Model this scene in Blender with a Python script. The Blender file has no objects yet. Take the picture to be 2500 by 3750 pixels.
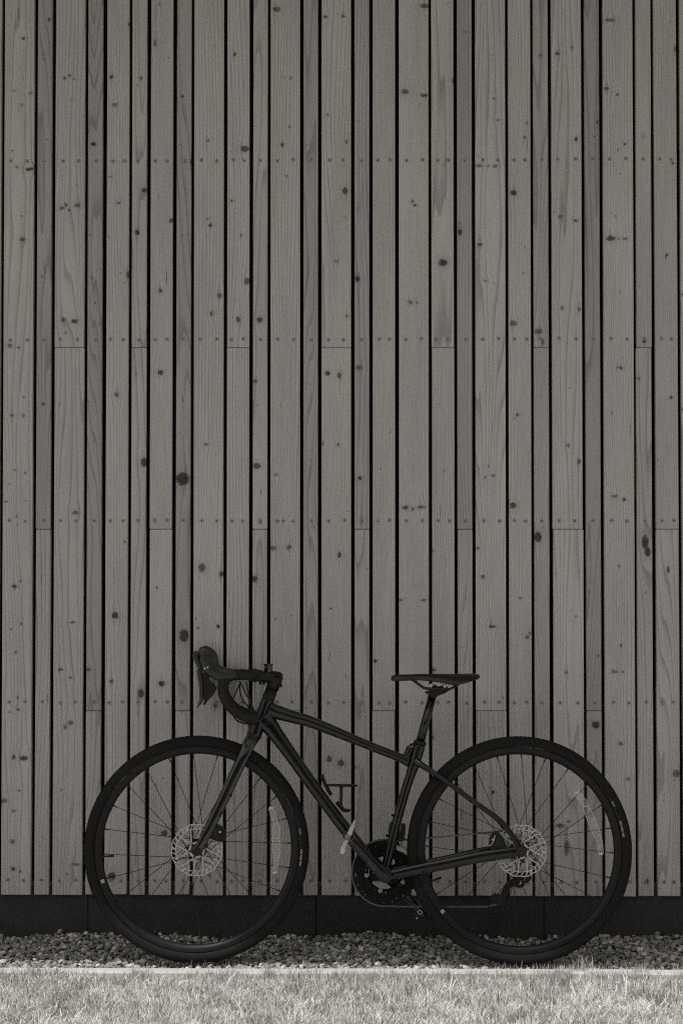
import bpy, math, random
import numpy as np
from mathutils import Vector, Matrix

R = math.radians
scene = bpy.context.scene
col = scene.collection
rng = np.random.default_rng(11)
random.seed(5)

# ------------------------------------------------------------------ camera, sky, sun, exposure
F_PX = 5889.0                       # focal length in pixels of the 2500 px wide photograph
CAM = Vector((0.0, -4.97, 1.275))
PITCH, YAW = 1.35, 0.70
cam_data = bpy.data.cameras.new('camera')
cam_data.sensor_fit = 'HORIZONTAL'
cam_data.sensor_width = 36.0
cam_data.lens = 36.0 * F_PX / 2500.0
cam_data.clip_start, cam_data.clip_end = 0.05, 500.0
cam = bpy.data.objects.new('camera', cam_data)
cam.location = CAM
cam.rotation_euler = (R(90 + PITCH), 0, R(YAW))
col.objects.link(cam)
scene.camera = cam
CAM_ROT = cam.rotation_euler.to_matrix()

SUN_ELEV, SUN_SIDE = 62.0, 38.0     # height; angle from the wall's normal towards the left
e_, a_ = R(SUN_ELEV), R(SUN_SIDE)
SUN = Vector((-math.cos(e_) * math.sin(a_), -math.cos(e_) * math.cos(a_), math.sin(e_)))

world = bpy.data.worlds.new('World')
scene.world = world
world.use_nodes = True
wn, wl = world.node_tree.nodes, world.node_tree.links
wn.clear()
sky = wn.new('ShaderNodeTexSky')
sky.sky_type = 'NISHITA'
sky.sun_disc = False
sky.sun_elevation = R(SUN_ELEV)
sky.sun_rotation = math.atan2(SUN.x, SUN.y)
sky.air_density, sky.dust_density = 1.2, 2.0
bw = wn.new('ShaderNodeRGBToBW')     # the photograph is black and white: a grey sky, faintly warm
tint = wn.new('ShaderNodeMix'); tint.data_type = 'RGBA'; tint.blend_type = 'MULTIPLY'
tint.inputs[0].default_value = 1.0
tint.inputs[7].default_value = (1.0, 0.985, 0.955, 1)
bg = wn.new('ShaderNodeBackground'); bg.inputs[1].default_value = 0.15
wo = wn.new('ShaderNodeOutputWorld')
wl.new(sky.outputs[0], bw.inputs[0]); wl.new(bw.outputs[0], tint.inputs[6])
wl.new(tint.outputs[2], bg.inputs[0]); wl.new(bg.outputs[0], wo.inputs[0])

sd = bpy.data.lights.new('sun', 'SUN')
sd.energy = 4.2
sd.angle = R(0.53)
sd.color = (1.0, 0.985, 0.95)
so = bpy.data.objects.new('sun', sd)
so.rotation_euler = SUN.to_track_quat('Z', 'Y').to_euler()
col.objects.link(so)

scene.view_settings.view_transform = 'Standard'
scene.view_settings.look = 'None'
scene.view_settings.gamma = 1.0
scene.view_settings.use_curve_mapping = False
scene.view_settings.exposure = -0.32
scene.render.engine = 'CYCLES'
scene.cycles.use_denoising = False
scene.cycles.pixel_filter_type = 'BLACKMAN_HARRIS'
scene.cycles.filter_width = 1.15
scene.cycles.max_bounces = 8
scene.cycles.transparent_max_bounces = 12

# ------------------------------------------------------------------ measuring: photo pixel -> point on a local plane y = w
def ray(px, py):
    return CAM_ROT @ Vector(((px - 1250.0) / F_PX, -(py - 1875.0) / F_PX, -1.0))

def unproj(px, py, w, M=None):
    o, d = CAM, ray(px, py)
    if M is not None:
        Mi = M.inverted()
        o = Mi @ o
        d = Mi.to_3x3() @ d
    t = (w - o.y) / d.y
    return o + d * t

def on_ground(px, py, z):
    d = ray(px, py)
    return CAM + d * ((z - CAM.z) / d.z)

# ------------------------------------------------------------------ objects
def tag(o, label=None, cat=None, group=None, kind=None):
    if label: o['label'] = label
    if cat: o['category'] = cat
    if group: o['group'] = group
    if kind: o['kind'] = kind
    return o

def empty(name, loc=(0, 0, 0), parent=None):
    o = bpy.data.objects.new(name, None)
    o.location = loc
    o.empty_display_size = 0.1
    col.objects.link(o)
    if parent is not None: o.parent = parent
    return o

class MB:
    """collects shapes and links them as one mesh object"""
    def __init__(self):
        self.v, self.f, self.mi, self.sm = [], [], [], []
    def add(self, verts, faces, m=0, smooth=True):
        b = len(self.v)
        self.v += [tuple(p) for p in verts]
        for f in faces:
            self.f.append(tuple(b + i for i in f)); self.mi.append(m); self.sm.append(smooth)
    def mesh(self, name, mats):
        me = bpy.data.meshes.new(name)
        me.from_pydata(self.v, [], self.f)
        for m in (mats if isinstance(mats, (list, tuple)) else [mats]): me.materials.append(m)
        me.polygons.foreach_set('material_index', self.mi)
        me.polygons.foreach_set('use_smooth', self.sm)
        me.update()
        return me
    def build(self, name, mats, parent=None, xf=None):
        o = bpy.data.objects.new(name, self.mesh(name, mats))
        col.objects.link(o)
        if parent is not None: o.parent = parent
        if xf is not None: o.matrix_local = xf
        return o
    # shapes
    def box(self, c, s, m=0, rot=None, bevel=0.0):
        cx, cy, cz = c; hx, hy, hz = s[0] / 2, s[1] / 2, s[2] / 2
        b = min(bevel, hx * .9, hy * .9, hz * .9)
        pts, faces = [], []
        if b <= 0:
            for x in (-hx, hx):
                for y in (-hy, hy):
                    for z in (-hz, hz): pts.append(Vector((x, y, z)))
            faces = [(0, 1, 3, 2), (4, 6, 7, 5), (0, 4, 5, 1), (2, 3, 7, 6), (0, 2, 6, 4), (1, 5, 7, 3)]
        else:
            idx = {}
            for x in (-1, 1):
                for y in (-1, 1):
                    for z in (-1, 1):
                        idx[x, y, z, 0] = len(pts); pts.append(Vector((x * hx, y * (hy - b), z * (hz - b))))
                        idx[x, y, z, 1] = len(pts); pts.append(Vector((x * (hx - b), y * hy, z * (hz - b))))
                        idx[x, y, z, 2] = len(pts); pts.append(Vector((x * (hx - b), y * (hy - b), z * hz)))
            for s_ in (-1, 1):
                q = [(-1, -1), (1, -1), (1, 1), (-1, 1)]
                faces.append([idx[s_, a, b2, 0] for a, b2 in (q if s_ > 0 else q[::-1])])
                faces.append([idx[a, s_, b2, 1] for a, b2 in (q[::-1] if s_ > 0 else q)])
                faces.append([idx[a, b2, s_, 2] for a, b2 in (q if s_ > 0 else q[::-1])])
            for a in (-1, 1):
                for b2 in (-1, 1):
                    faces.append([idx[a, b2, -1, 0], idx[a, b2, 1, 0], idx[a, b2, 1, 1], idx[a, b2, -1, 1]])
                    faces.append([idx[a, -1, b2, 0], idx[a, 1, b2, 0], idx[a, 1, b2, 2], idx[a, -1, b2, 2]])
                    faces.append([idx[-1, a, b2, 1], idx[1, a, b2, 1], idx[1, a, b2, 2], idx[-1, a, b2, 2]])
                    for z in (-1, 1):
                        faces.append([idx[a, b2, z, 0], idx[a, b2, z, 1], idx[a, b2, z, 2]])
        C = Vector(c)
        if rot is not None: pts = [rot @ p for p in pts]
        self.add([p + C for p in pts], faces, m, False)
    def sweep(self, pts, ra, rb=None, seg=12, m=0, side=None, caps=True, dense=0, power=2.0):
        """tube along pts; ra in the plane across 'side', rb along 'side' (side given: fixed frame)"""
        P = [Vector(p) for p in pts]
        n = len(P)
        ra = list(ra) if hasattr(ra, '__len__') else [ra] * n
        rb = ra if rb is None else (list(rb) if hasattr(rb, '__len__') else [rb] * n)
        if dense:
            P, ra, rb = spline(P, ra, rb, dense)
            n = len(P)
        T = []
        for i in range(n):
            a, b = P[max(0, i - 1)], P[min(n - 1, i + 1)]
            T.append((b - a).normalized())
        verts = []
        prev = None
        for i in range(n):
            t = T[i]
            if side is not None:
                B = Vector(side); B = (B - t * B.dot(t)).normalized()
            else:
                if prev is None:
                    B = Vector((0, 1, 0)) if abs(t.y) < .8 else Vector((0, 0, 1))
                else: B = prev
                B = (B - t * B.dot(t)).normalized(); prev = B
            N = B.cross(t)
            for k in range(seg):
                a = 2 * math.pi * k / seg
                c, s = math.cos(a), math.sin(a)
                if power != 2.0:
                    c = math.copysign(abs(c) ** (2 / power), c); s = math.copysign(abs(s) ** (2 / power), s)
                verts.append(P[i] + N * (c * ra[i]) + B * (s * rb[i]))
        faces = []
        for i in range(n - 1):
            for k in range(seg):
                k2 = (k + 1) % seg
                faces.append((i * seg + k, i * seg + k2, (i + 1) * seg + k2, (i + 1) * seg + k))
        if caps:
            faces.append(tuple(range(seg))[::-1]); faces.append(tuple((n - 1) * seg + k for k in range(seg)))
        self.add(verts, faces, m, True)
    def lathe(self, C, prof, seg=48, m=0, closed=False, axis='y', a0=0, a1=360):
        """profile of (radius, along-axis) turned about the axis through C"""
        C = Vector(C); n = len(prof); full = abs(a1 - a0) >= 359.9
        cols = seg if full else seg + 1
        verts = []
        for k in range(cols):
            a = R(a0) + R(a1 - a0) * k / seg
            for r, h in prof:
                if axis == 'y': verts.append(C + Vector((r * math.cos(a), h, r * math.sin(a))))
                else: verts.append(C + Vector((r * math.cos(a), r * math.sin(a), h)))
        faces = []
        for k in range(seg):
            k2 = (k + 1) % cols
            for j in range(n if closed else n - 1):
                j2 = (j + 1) % n
                faces.append((k * n + j, k * n + j2, k2 * n + j2, k2 * n + j))
        self.add(verts, faces, m, True)
    def plate(self, poly, y0, y1, m=0, smooth=False):
        """polygon of (x, z) given a thickness from y0 to y1"""
        n = len(poly)
        v = [(x, y0, z) for x, z in poly] + [(x, y1, z) for x, z in poly]
        f = [tuple(range(n)), tuple(range(2 * n - 1, n - 1, -1))]
        f += [(i, (i + 1) % n, n + (i + 1) % n, n + i) for i in range(n)]
        self.add(v, f, m, smooth)
    def ring(self, C, rin, rout, y0, y1, n=120, m=0):
        """flat annulus; rin / rout may be functions of the angle"""
        C = Vector(C); v = []
        fi = rin if callable(rin) else (lambda a: rin)
        fo = rout if callable(rout) else (lambda a: rout)
        for k in range(n):
            a = 2 * math.pi * k / n
            c, s = math.cos(a), math.sin(a)
            for y in (y0, y1):
                v.append(C + Vector((c * fi(a), y, s * fi(a)))); v.append(C + Vector((c * fo(a), y, s * fo(a))))
        f = []
        for k in range(n):
            p, q = k * 4, ((k + 1) % n) * 4
            f += [(p, p + 1, q + 1, q), (p + 2, q + 2, q + 3, p + 3), (p + 1, p + 3, q + 3, q + 1), (p, q, q + 2, p + 2)]
        self.add(v, f, m, False)
    def cyl(self, A, B, r, seg=14, m=0, r2=None):
        self.sweep([A, B], [r, r if r2 is None else r2], seg=seg, m=m)

def spline(P, ra, rb, k):
    n = len(P); oP, oa, ob = [], [], []
    for i in range(n - 1):
        p0, p1, p2, p3 = P[max(0, i - 1)], P[i], P[i + 1], P[min(n - 1, i + 2)]
        for j in range(k):
            t = j / k
            t2, t3 = t * t, t * t * t
            oP.append(0.5 * ((2 * p1) + (p2 - p0) * t + (2 * p0 - 5 * p1 + 4 * p2 - p3) * t2 + (3 * p1 - p0 - 3 * p2 + p3) * t3))
            s = t * t * (3 - 2 * t)
            oa.append(ra[i] * (1 - s) + ra[i + 1] * s); ob.append(rb[i] * (1 - s) + rb[i + 1] * s)
    oP.append(P[-1]); oa.append(ra[-1]); ob.append(rb[-1])
    return oP, oa, ob

# ------------------------------------------------------------------ materials
def new_mat(name):
    m = bpy.data.materials.new(name); m.use_nodes = True
    nt = m.node_tree; nt.nodes.clear()
    out = nt.nodes.new('ShaderNodeOutputMaterial'); b = nt.nodes.new('ShaderNodeBsdfPrincipled')
    nt.links.new(b.outputs[0], out.inputs[0])
    return m, nt, b, out

class NT:
    """short hand for wiring nodes"""
    def __init__(s, nt): s.nt = nt
    def _in(s, sock, v):
        if isinstance(v, bpy.types.NodeSocket): s.nt.links.new(v, sock)
        elif v is not None: sock.default_value = v
    def math(s, op, a, b=None, c=None, clamp=False):
        n = s.nt.nodes.new('ShaderNodeMath'); n.operation = op; n.use_clamp = clamp
        s._in(n.inputs[0], a); s._in(n.inputs[1], b)
        if c is not None: s._in(n.inputs[2], c)
        return n.outputs[0]
    def xyz(s, x, y, z):
        n = s.nt.nodes.new('ShaderNodeCombineXYZ')
        for i, v in enumerate((x, y, z)): s._in(n.inputs[i], v)
        return n.outputs[0]
    def sep(s, v):
        n = s.nt.nodes.new('ShaderNodeSeparateXYZ'); s._in(n.inputs[0], v); return n.outputs
    def noise(s, v, scale=1.0, detail=2.0, rough=.5):
        n = s.nt.nodes.new('ShaderNodeTexNoise')
        s._in(n.inputs['Vector'], v); n.inputs['Scale'].default_value = scale
        n.inputs['Detail'].default_value = detail; n.inputs['Roughness'].default_value = rough
        return n.outputs[0]
    def smooth(s, x, a, b, lo=0.0, hi=1.0):
        n = s.nt.nodes.new('ShaderNodeMapRange'); n.interpolation_type = 'SMOOTHSTEP'
        s._in(n.inputs[0], x)
        for i, v in zip((1, 2, 3, 4), (a, b, lo, hi)): s._in(n.inputs[i], v)
        return n.outputs[0]
    def mix(s, f, a, b, mode='MIX'):
        n = s.nt.nodes.new('ShaderNodeMix'); n.data_type = 'RGBA'; n.blend_type = mode
        s._in(n.inputs[0], f); s._in(n.inputs[6], a); s._in(n.inputs[7], b)
        return n.outputs[2]
    def scale(s, colr, f):
        n = s.nt.nodes.new('ShaderNodeVectorMath'); n.operation = 'SCALE'
        s._in(n.inputs[0], colr); s._in(n.inputs['Scale'], f)
        return n.outputs[0]
    def coord(s, which='Object'):
        return s.nt.nodes.new('ShaderNodeTexCoord').outputs[which]
    def bump(s, h, strength, dist):
        n = s.nt.nodes.new('ShaderNodeBump'); n.inputs['Strength'].default_value = strength
        n.inputs['Distance'].default_value = dist; s._in(n.inputs['Height'], h)
        return n.outputs[0]

def flat(name, c, rough, metal=0.0, spec=0.5, coat=0.0, var=0.0, vscale=60.0, bump=0.0, bscale=900.0, bdist=.001):
    m, nt, b, out = new_mat(name); k = NT(nt)
    c4 = (c, c * .965, c * .93, 1) if not isinstance(c, tuple) else (*c, 1)
    P = k.coord()
    if var:
        n1 = k.noise(P, vscale, 5, .65)
        f = k.math('MULTIPLY_ADD', n1, 2 * var, 1 - var)
        k._in(b.inputs['Base Color'], k.scale(c4[:3], f))
        k._in(b.inputs['Roughness'], k.math('MULTIPLY_ADD', n1, .3, rough - .15))
    else:
        b.inputs['Base Color'].default_value = c4; b.inputs['Roughness'].default_value = rough
    b.inputs['Metallic'].default_value = metal
    b.inputs['Specular IOR Level'].default_value = spec
    b.inputs['Coat Weight'].default_value = coat; b.inputs['Coat Roughness'].default_value = .12
    if bump: k._in(b.inputs['Normal'], k.bump(k.noise(P, bscale, 3, .6), bump, bdist))
    return m

M_PAINT = flat('black_paint', .0035, .22, coat=.22, var=.3, vscale=25, spec=.5)
M_CARBON = flat('black_fork_paint', .005, .22, coat=.8, var=.3, vscale=25, spec=.55)
M_TYRE = flat('tyre_rubber', .012, .78, spec=.25, var=.45, vscale=70, bump=.5, bscale=420, bdist=.0015)
M_RIM = flat('rim_black', .010, .5, spec=.35, var=.3, vscale=40)
M_TAPE = flat('bar_tape', .008, .62, spec=.35, var=.3, vscale=120, bump=.5, bscale=700)
M_HOOD = flat('hood_rubber', .014, .36, spec=.6, var=.3, vscale=70, bump=.2, bscale=1200)
M_PLASTIC = flat('black_plastic', .007, .45, spec=.4, var=.2)
M_SADDLE = flat('saddle_cover', .007, .36, spec=.4, var=.25, vscale=60)
M_DARKMETAL = flat('dark_metal', .05, .42, metal=.9, var=.3)
M_GREYMETAL = flat('grey_metal', .22, .32, metal=1.0, var=.25)
M_STEEL = flat('brushed_steel', .58, .5, metal=.3, var=.15, vscale=90)
M_SILVER = flat('silver_metal', .62, .34, metal=.45, var=.2, vscale=120)
M_LEVER = flat('polished_lever', .10, .22, metal=.9)
M_RING = flat('chainring_black', .006, .6, spec=.25, var=.4, vscale=90)
M_CHAIN = flat('chain_steel', .17, .42, metal=.9, var=.4, vscale=200)
M_PRINT = flat('white_print', .24, .7, var=.2, vscale=300)
M_STICKER = flat('white_sticker', .7, .6)
M_STICKER_IN = flat('grey_sticker', .25, .6)
M_SPOKE = flat('spoke_black', .02, .45, metal=.3)

def clear_plastic(name, lo, hi):
    m, nt, b, out = new_mat(name); k = NT(nt)
    b.inputs['Base Color'].default_value = (.85, .84, .81, 1)
    b.inputs['Roughness'].default_value = .25
    tr = nt.nodes.new('ShaderNodeBsdfTransparent'); tr.inputs[0].default_value = (.97, .96, .94, 1)
    mx = nt.nodes.new('ShaderNodeMixShader')
    P = k.coord()
    w = nt.nodes.new('ShaderNodeTexVoronoi'); w.inputs['Scale'].default_value = 260
    nt.links.new(P, w.inputs['Vector'])
    k._in(mx.inputs[0], k.math('MULTIPLY_ADD', w.outputs[0], hi, lo))
    nt.links.new(tr.outputs[0], mx.inputs[1]); nt.links.new(b.outputs[0], mx.inputs[2])
    nt.links.new(mx.outputs[0], out.inputs[0])
    return m
M_CLEAR = clear_plastic('clear_plastic', .05, .16)
M_CLEAR_EDGE = clear_plastic('clear_plastic_edge', .52, .35)

# one knot: adds its dark disc to the mask and bends the grain around itself
def knot_group():
    g = bpy.data.node_groups.new('wood_knot', 'ShaderNodeTree')
    it = g.interface
    for n in ('X', 'Z', 'CX', 'CZ', 'RX', 'RZ', 'Dark', 'Mask', 'Warp'):
        it.new_socket(n, in_out='INPUT', socket_type='NodeSocketFloat')
    for n in ('Mask', 'Warp'): it.new_socket(n, in_out='OUTPUT', socket_type='NodeSocketFloat')
    gi, go = g.nodes.new('NodeGroupInput'), g.nodes.new('NodeGroupOutput')
    I = {s.name: s for s in gi.outputs}
    k = NT(g)
    dx = k.math('SUBTRACT', I['X'], I['CX']); dz = k.math('SUBTRACT', I['Z'], I['CZ'])
    u = k.math('DIVIDE', dx, I['RX']); v = k.math('DIVIDE', dz, I['RZ'])
    d2 = k.math('ADD', k.math('MULTIPLY', u, u), k.math('MULTIPLY', v, v))
    d = k.math('SQRT', d2)
    core = k.smooth(d, .62, 1.22, 1.0, 0.0)
    rim = k.math('SUBTRACT', 1.0, k.math('MULTIPLY', k.math('ABSOLUTE', k.math('SUBTRACT', d, .92)), 5.0), clamp=True)
    halo = k.smooth(d, .9, 3.2, .15, 0.0)
    mk = k.math('ADD', k.math('MULTIPLY_ADD', rim, .22, k.math('MULTIPLY', core, .78)), halo)
    g.links.new(k.math('MAXIMUM', I['Mask'], k.math('MULTIPLY', mk, I['Dark'])), go.inputs['Mask'])
    e2 = k.math('ADD', k.math('MULTIPLY', u, k.math('MULTIPLY', u, .22)), k.math('MULTIPLY', v, k.math('MULTIPLY', v, .045)))
    fall = k.math('EXPONENT', k.math('MULTIPLY', e2, -1.0))
    g.links.new(k.math('SUBTRACT', I['Warp'], k.math('MULTIPLY', dx, k.math('MULTIPLY', fall, .8))), go.inputs['Warp'])
    return g
KNOT = knot_group()

def wood(name, tone, seed, knots, figure, lin=130.0):
    m, nt, b, out = new_mat(name); k = NT(nt)
    P = k.coord()
    x, y, z = k.sep(P)
    wob = k.math('MULTIPLY_ADD', k.noise(k.xyz(x, seed * 3.7, z), 110, 3), .011, -.0055)
    wob2 = k.math('MULTIPLY_ADD', k.noise(k.xyz(x, seed * 3.7 + 9, z), 95, 3), .011, -.0055)
    xd, zd = k.math('ADD', x, wob), k.math('ADD', z, wob2)
    mask, warp = 0.0, 0.0
    for (cx, cz, rx, rz, dk) in knots:
        g = nt.nodes.new('ShaderNodeGroup'); g.node_tree = KNOT
        for n, v in (('X', xd), ('Z', zd), ('CX', cx), ('CZ', cz), ('RX', rx), ('RZ', rz), ('Dark', dk), ('Mask', mask), ('Warp', warp)):
            k._in(g.inputs[n], v)
        mask, warp = g.outputs['Mask'], g.outputs['Warp']
    psi = k.math('ADD', x, warp)
    big = k.noise(k.xyz(k.math('MULTIPLY', psi, 9.0), seed * 5.3, k.math('MULTIPLY', z, .55)), 1.0, 1.5)
    med = k.noise(k.xyz(k.math('MULTIPLY', psi, 30.0), seed * 2.1 + 4, k.math('MULTIPLY', z, 2.2)), 1.0, 2)
    phase = k.math('ADD', k.math('MULTIPLY', big, figure), k.math('MULTIPLY_ADD', psi, lin, k.math('MULTIPLY', med, .7)))
    med2 = k.noise(k.xyz(x, seed * 1.3, k.math('MULTIPLY', z, .6)), 240, 2, .7)
    saw = k.math('FRACT', phase)
    late = k.math('MULTIPLY', k.math('MULTIPLY_ADD', k.smooth(saw, .62, .93), .72, k.math('MULTIPLY', saw, .28)), k.smooth(saw, .94, 1.0, 1.0, 0.0))
    fine = k.noise(k.xyz(k.math('MULTIPLY', psi, 520.0), seed, k.math('MULTIPLY', z, 9.0)), 1.0, 3, .6)
    spk = k.noise(k.xyz(x, seed, z), 620, 2, .8)
    blot = k.noise(k.xyz(k.math('MULTIPLY', x, 10.0), seed * 1.9, k.math('MULTIPLY', z, 1.6)), 1.0, 3)
    f = k.math('MULTIPLY_ADD', late, -.38, 1.11)
    f = k.math('MULTIPLY_ADD', fine, .55, k.math('SUBTRACT', f, .275))
    f = k.math('MULTIPLY_ADD', spk, .34, k.math('SUBTRACT', f, .17))
    f = k.math('MULTIPLY_ADD', blot, .46, k.math('SUBTRACT', f, .23))
    dark = k.math('SUBTRACT', 1.0, k.math('MULTIPLY', k.math('MULTIPLY', mask, k.math('MULTIPLY_ADD', med2, .5, .76)), .93))
    f = k.math('MULTIPLY', f, dark)
    c = (tone, tone * .936, tone * .912)
    k._in(b.inputs['Base Color'], k.scale(c, f))
    b.inputs['Roughness'].default_value = .72
    b.inputs['Specular IOR Level'].default_value = .25
    h = k.math('ADD', k.math('MULTIPLY', late, -.5), k.math('MULTIPLY', fine, .6))
    k._in(b.inputs['Normal'], k.bump(h, .35, .0012))
    return m

# ------------------------------------------------------------------ the wall of planks
WALL_Y = 0.315                       # front face of the planks
PLANK_T = 0.024
WALL_TOP = 3.69
PLANKS = [(9.4, 118.4), (130.6, 183.7), (196.7, 304.9), (317.6, 371.4), (385.7, 467.3), (479.6, 533.9), (547.8, 628.8),
          (643.3, 696.3), (709, 817.6), (830.2, 911.4), (924.9, 978), (990.2, 1098.4), (1110.6, 1163.7), (1176.7, 1284.9),
          (1298, 1352.2), (1364, 1446), (1460, 1569), (1581.2, 1662.9), (1675, 1729), (1741.2, 1851.4), (1863.3, 1945.3),
          (1956.3, 2011), (2023.3, 2133.5), (2145.3, 2199.6), (2211.8, 2322), (2333.5, 2389.4), (2401.6, 2484.5)]
ROW_Y = [585, 1242, 1907, 2573, 3229]
JOINT = {2: 1, 5: 1, 9: 1, 13: 1, 17: 1, 21: 1, 25: 1, 1: 2, 6: 2, 10: 2, 14: 2, 18: 2, 22: 2, 26: 2,
         3: 3, 7: 3, 11: 3, 15: 3, 19: 3, 23: 3}
JOINT_Y = {1: 1272, 2: 1938, 3: 2604}
TONE = {1: (.76, .92), 3: (.78, .93), 7: (.80, .94), 12: (.78, .78), 14: (.82, .88), 18: (.79, .86), 23: (.75, .80),
        10: (.95, .90), 21: (.88, .88), 25: (.95, .92), 5: (.96, .98), 6: (1, 1.04), 16: (1.03, 1.03), 19: (1.05, .95), 24: (1.03, 1.03)}
kA = [(108,174,9,9),(65,415,7,6),(140,425,7,6),(100,482,6,6),(57,690,6,6),(78,765,7,8),(135,775,16,9),(101,990,5,5),(104,1098,10,9),(46,1588,11,11),(86,1595,6,6),(225,88,8,8),(297,356,8,7),(320,346,6,8),(342,363,7,5),(284,955,9,9),(302,941,7,9),(354,942,16,10),(316,965,5,6),(290,1470,8,9),(341,1475,16,12),(300,1528,5,5),(595,112,8,12),(527,479,11,10),(511,350,9,12),(507,810,7,7),(544,930,8,8),(587,1262,10,16),(710,196,11,13),(649,356,7,7),(663,873,11,12),(632,1067,10,13),(430,660,11,10),(786,1012,9,9),(737,1335,10,9),(732,17,7,8),(846,738,9,9),(878,740,6,11),(838,440,6,8),(957,643,8,9),(955,1003,6,6),(967,1034,9,8),(1010,1357,12,11),(971,1440,10,10),(1078,248,8,7),(1125,682,20,15),(1134,1290,14,14),(1093,1467,13,12),(1065,920,7,9),(1192,1468,17,12),(1272,40,18,12),(1297,662,9,8),(1330,581,5,6),(1317,807,6,6),(1340,355,5,5),(1493,74,9,8),(1503,525,7,7),(1107,1080,4,6),(424,1275,5,5),(1542,1200,8,8)]
kB = [(8,72,7,8),(22,649,8,11),(17,875,13,16),(26,1450,7,6),(73,1280,11,14),(290,420,20,12),(378,435,16,8),(380,25,22,12),(325,923,6,7),(336,942,6,5),(316,1388,12,9),(345,1388,5,5),(466,1205,18,19),(515,370,7,11),(543,1065,10,15),(718,550,10,5),(630,760,14,9),(672,761,5,5),(703,762,12,8),(635,1122,12,7),(660,1290,8,6),(697,451,5,5),(842,630,7,7),(789,885,15,13),(789,1484,15,16),(850,562,4,5),(917,253,6,6),(904,1522,18,13),(924,1568,8,14),(991,245,9,9),(1058,219,6,8),(1078,637,9,9),(1004,996,8,9),(1075,1012,9,8),(1012,1414,9,9),(1091,1420,9,10),(1232,90,21,10),(1217,405,14,9),(1265,432,6,7),(1301,658,7,7),(1268,688,4,5),(1235,1095,22,11),(1273,1097,5,5),(1300,1096,10,8),(1176,559,6,8),(1533,222,6,12),(1522,748,6,7),(1493,1172,7,8),(1388,628,5,5),(1391,1565,8,11)]
kC = [(57,404,9,8),(108,403,9,9),(110,318,5,5),(68,656,6,6),(118,665,6,6),(30,800,8,5),(75,867,6,6),(66,1187,10,10),(94,1165,5,5),(97,1362,5,5),(52,1387,6,5),(73,1492,6,7),(198,350,7,7),(348,850,16,9),(330,1355,12,6),(404,1573,9,8),(535,307,13,11),(573,983,6,5),(529,1323,17,15),(660,618,17,19),(736,205,12,13),(719,1195,4,5),(838,695,30,32),(845,1415,24,26),(948,536,9,9),(929,1103,14,22),(1018,1132,10,15),(1002,1373,9,9),(910,1380,5,6),(1172,245,9,8),(1180,635,18,14),(1195,890,8,11),(1168,1155,11,16),(1300,888,6,7),(1255,1012,14,11),(1328,1008,10,13),(1268,674,10,6),(1505,208,12,11),(1558,220,12,13),(1553,537,6,8),(1560,1045,10,14),(1484,530,5,7),(1522,1290,5,6)]
kD = [(80,182,12,11),(83,690,10,10),(95,888,7,10),(292,826,16,8),(364,824,20,8),(325,833,7,8),(807,400,7,7),(795,415,5,5),(659,688,7,7),(696,679,9,7),(676,638,5,5),(648,1144,10,8),(692,1373,15,8),(626,1013,10,7),(788,815,15,15),(821,1242,8,7),(852,1422,9,9),(867,1405,6,6),(902,962,19,22),(1040,542,8,10),(1091,617,9,9),(1074,1328,7,6),(1282,185,9,9),(1266,182,5,6),(1255,774,14,8),(1298,789,8,8),(1253,1581,14,8),(1291,1581,6,6),(1395,985,17,30),(1407,1030,14,22),(1513,321,8,8),(1499,1110,7,16),(1367,232,6,6),(156,1533,8,8),(268,1252,10,6),(378,1252,10,6),(1281,1460,6,6),(1030,1585,8,7),(420,1025,5,7),(423,1573,8,8),(1273,1095,6,6)]
kE = [(125,304,8,12),(130,392,13,15),(66,408,12,6),(98,731,12,14),(172,741,26,20),(140,974,10,9),(95,1119,13,14),(25,1045,25,17),(90,1341,15,18),(92,1536,14,14),(145,1556,8,8),(632,104,14,14),(435,102,18,9),(505,162,16,9),(505,485,18,18),(466,517,13,13),(440,968,10,9),(545,1503,30,10),(800,187,16,12),(1010,275,26,28),(1157,202,25,22),(1178,1277,24,22),(800,1590,36,25),(1113,930,6,6),(1504,1583,13,13),(1545,362,16,18),(478,1575,8,9)]
kF = [(62,190,16,17),(8,172,12,16),(1400,97,12,9),(1437,268,12,9),(1528,757,8,12),(1150,470,10,8),(1110,490,18,10),(1140,600,12,35),(1285,10,14,14),(790,330,8,8),(505,68,6,8),(132,212,6,8)]
SHOTS = [(kA, 0, 0, 1.2544), (kB, 1250, 0, 1.2544), (kC, 0, 1200, 1.2544), (kD, 1250, 1200, 1.2544), (kE, 0, 2400, 1.96), (kF, 1200, 2650, 1.3067)]
KNOTS = []
for lst, ox, oy, s in SHOTS:
    for (kx, ky, rx, ry) in lst: KNOTS.append((ox + kx / s, oy + ky / s, rx / s, ry / s))
KNOTS += [(2181, 2654, 13, 13), (2475, 2834, 12, 14)]
MMPP = (WALL_Y - CAM.y) / F_PX

wall = tag(empty('plank_wall', (0, WALL_Y, 0)), 'tall wall of grey weathered vertical timber planks with dark gaps above a dark plinth', 'wall')
def wpt(px, py): return unproj(px, py, WALL_Y)
PLANK_BOTTOM = wpt(1250, 3281).z
WOOD_TONE = .49

edges = []
for (a, b) in PLANKS: edges.append((wpt(a, 1940).x, wpt(b, 1940).x))
gap = .0108
# further planks past both edges of the photograph
wW, wM, wN = edges[0][1] - edges[0][0], edges[4][1] - edges[4][0], edges[1][1] - edges[1][0]
left, right = [], []
x = edges[0][0] - gap
for w_ in (wN, wM, wW, wN, wM, wN, wW, wN) * 4: left.append((x - w_, x)); x -= w_ + gap
x = edges[-1][1] + gap
for w_ in (wN, wW, wM, wN, wW, wN, wM, wN) * 4: right.append((x, x + w_)); x += w_ + gap

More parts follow.
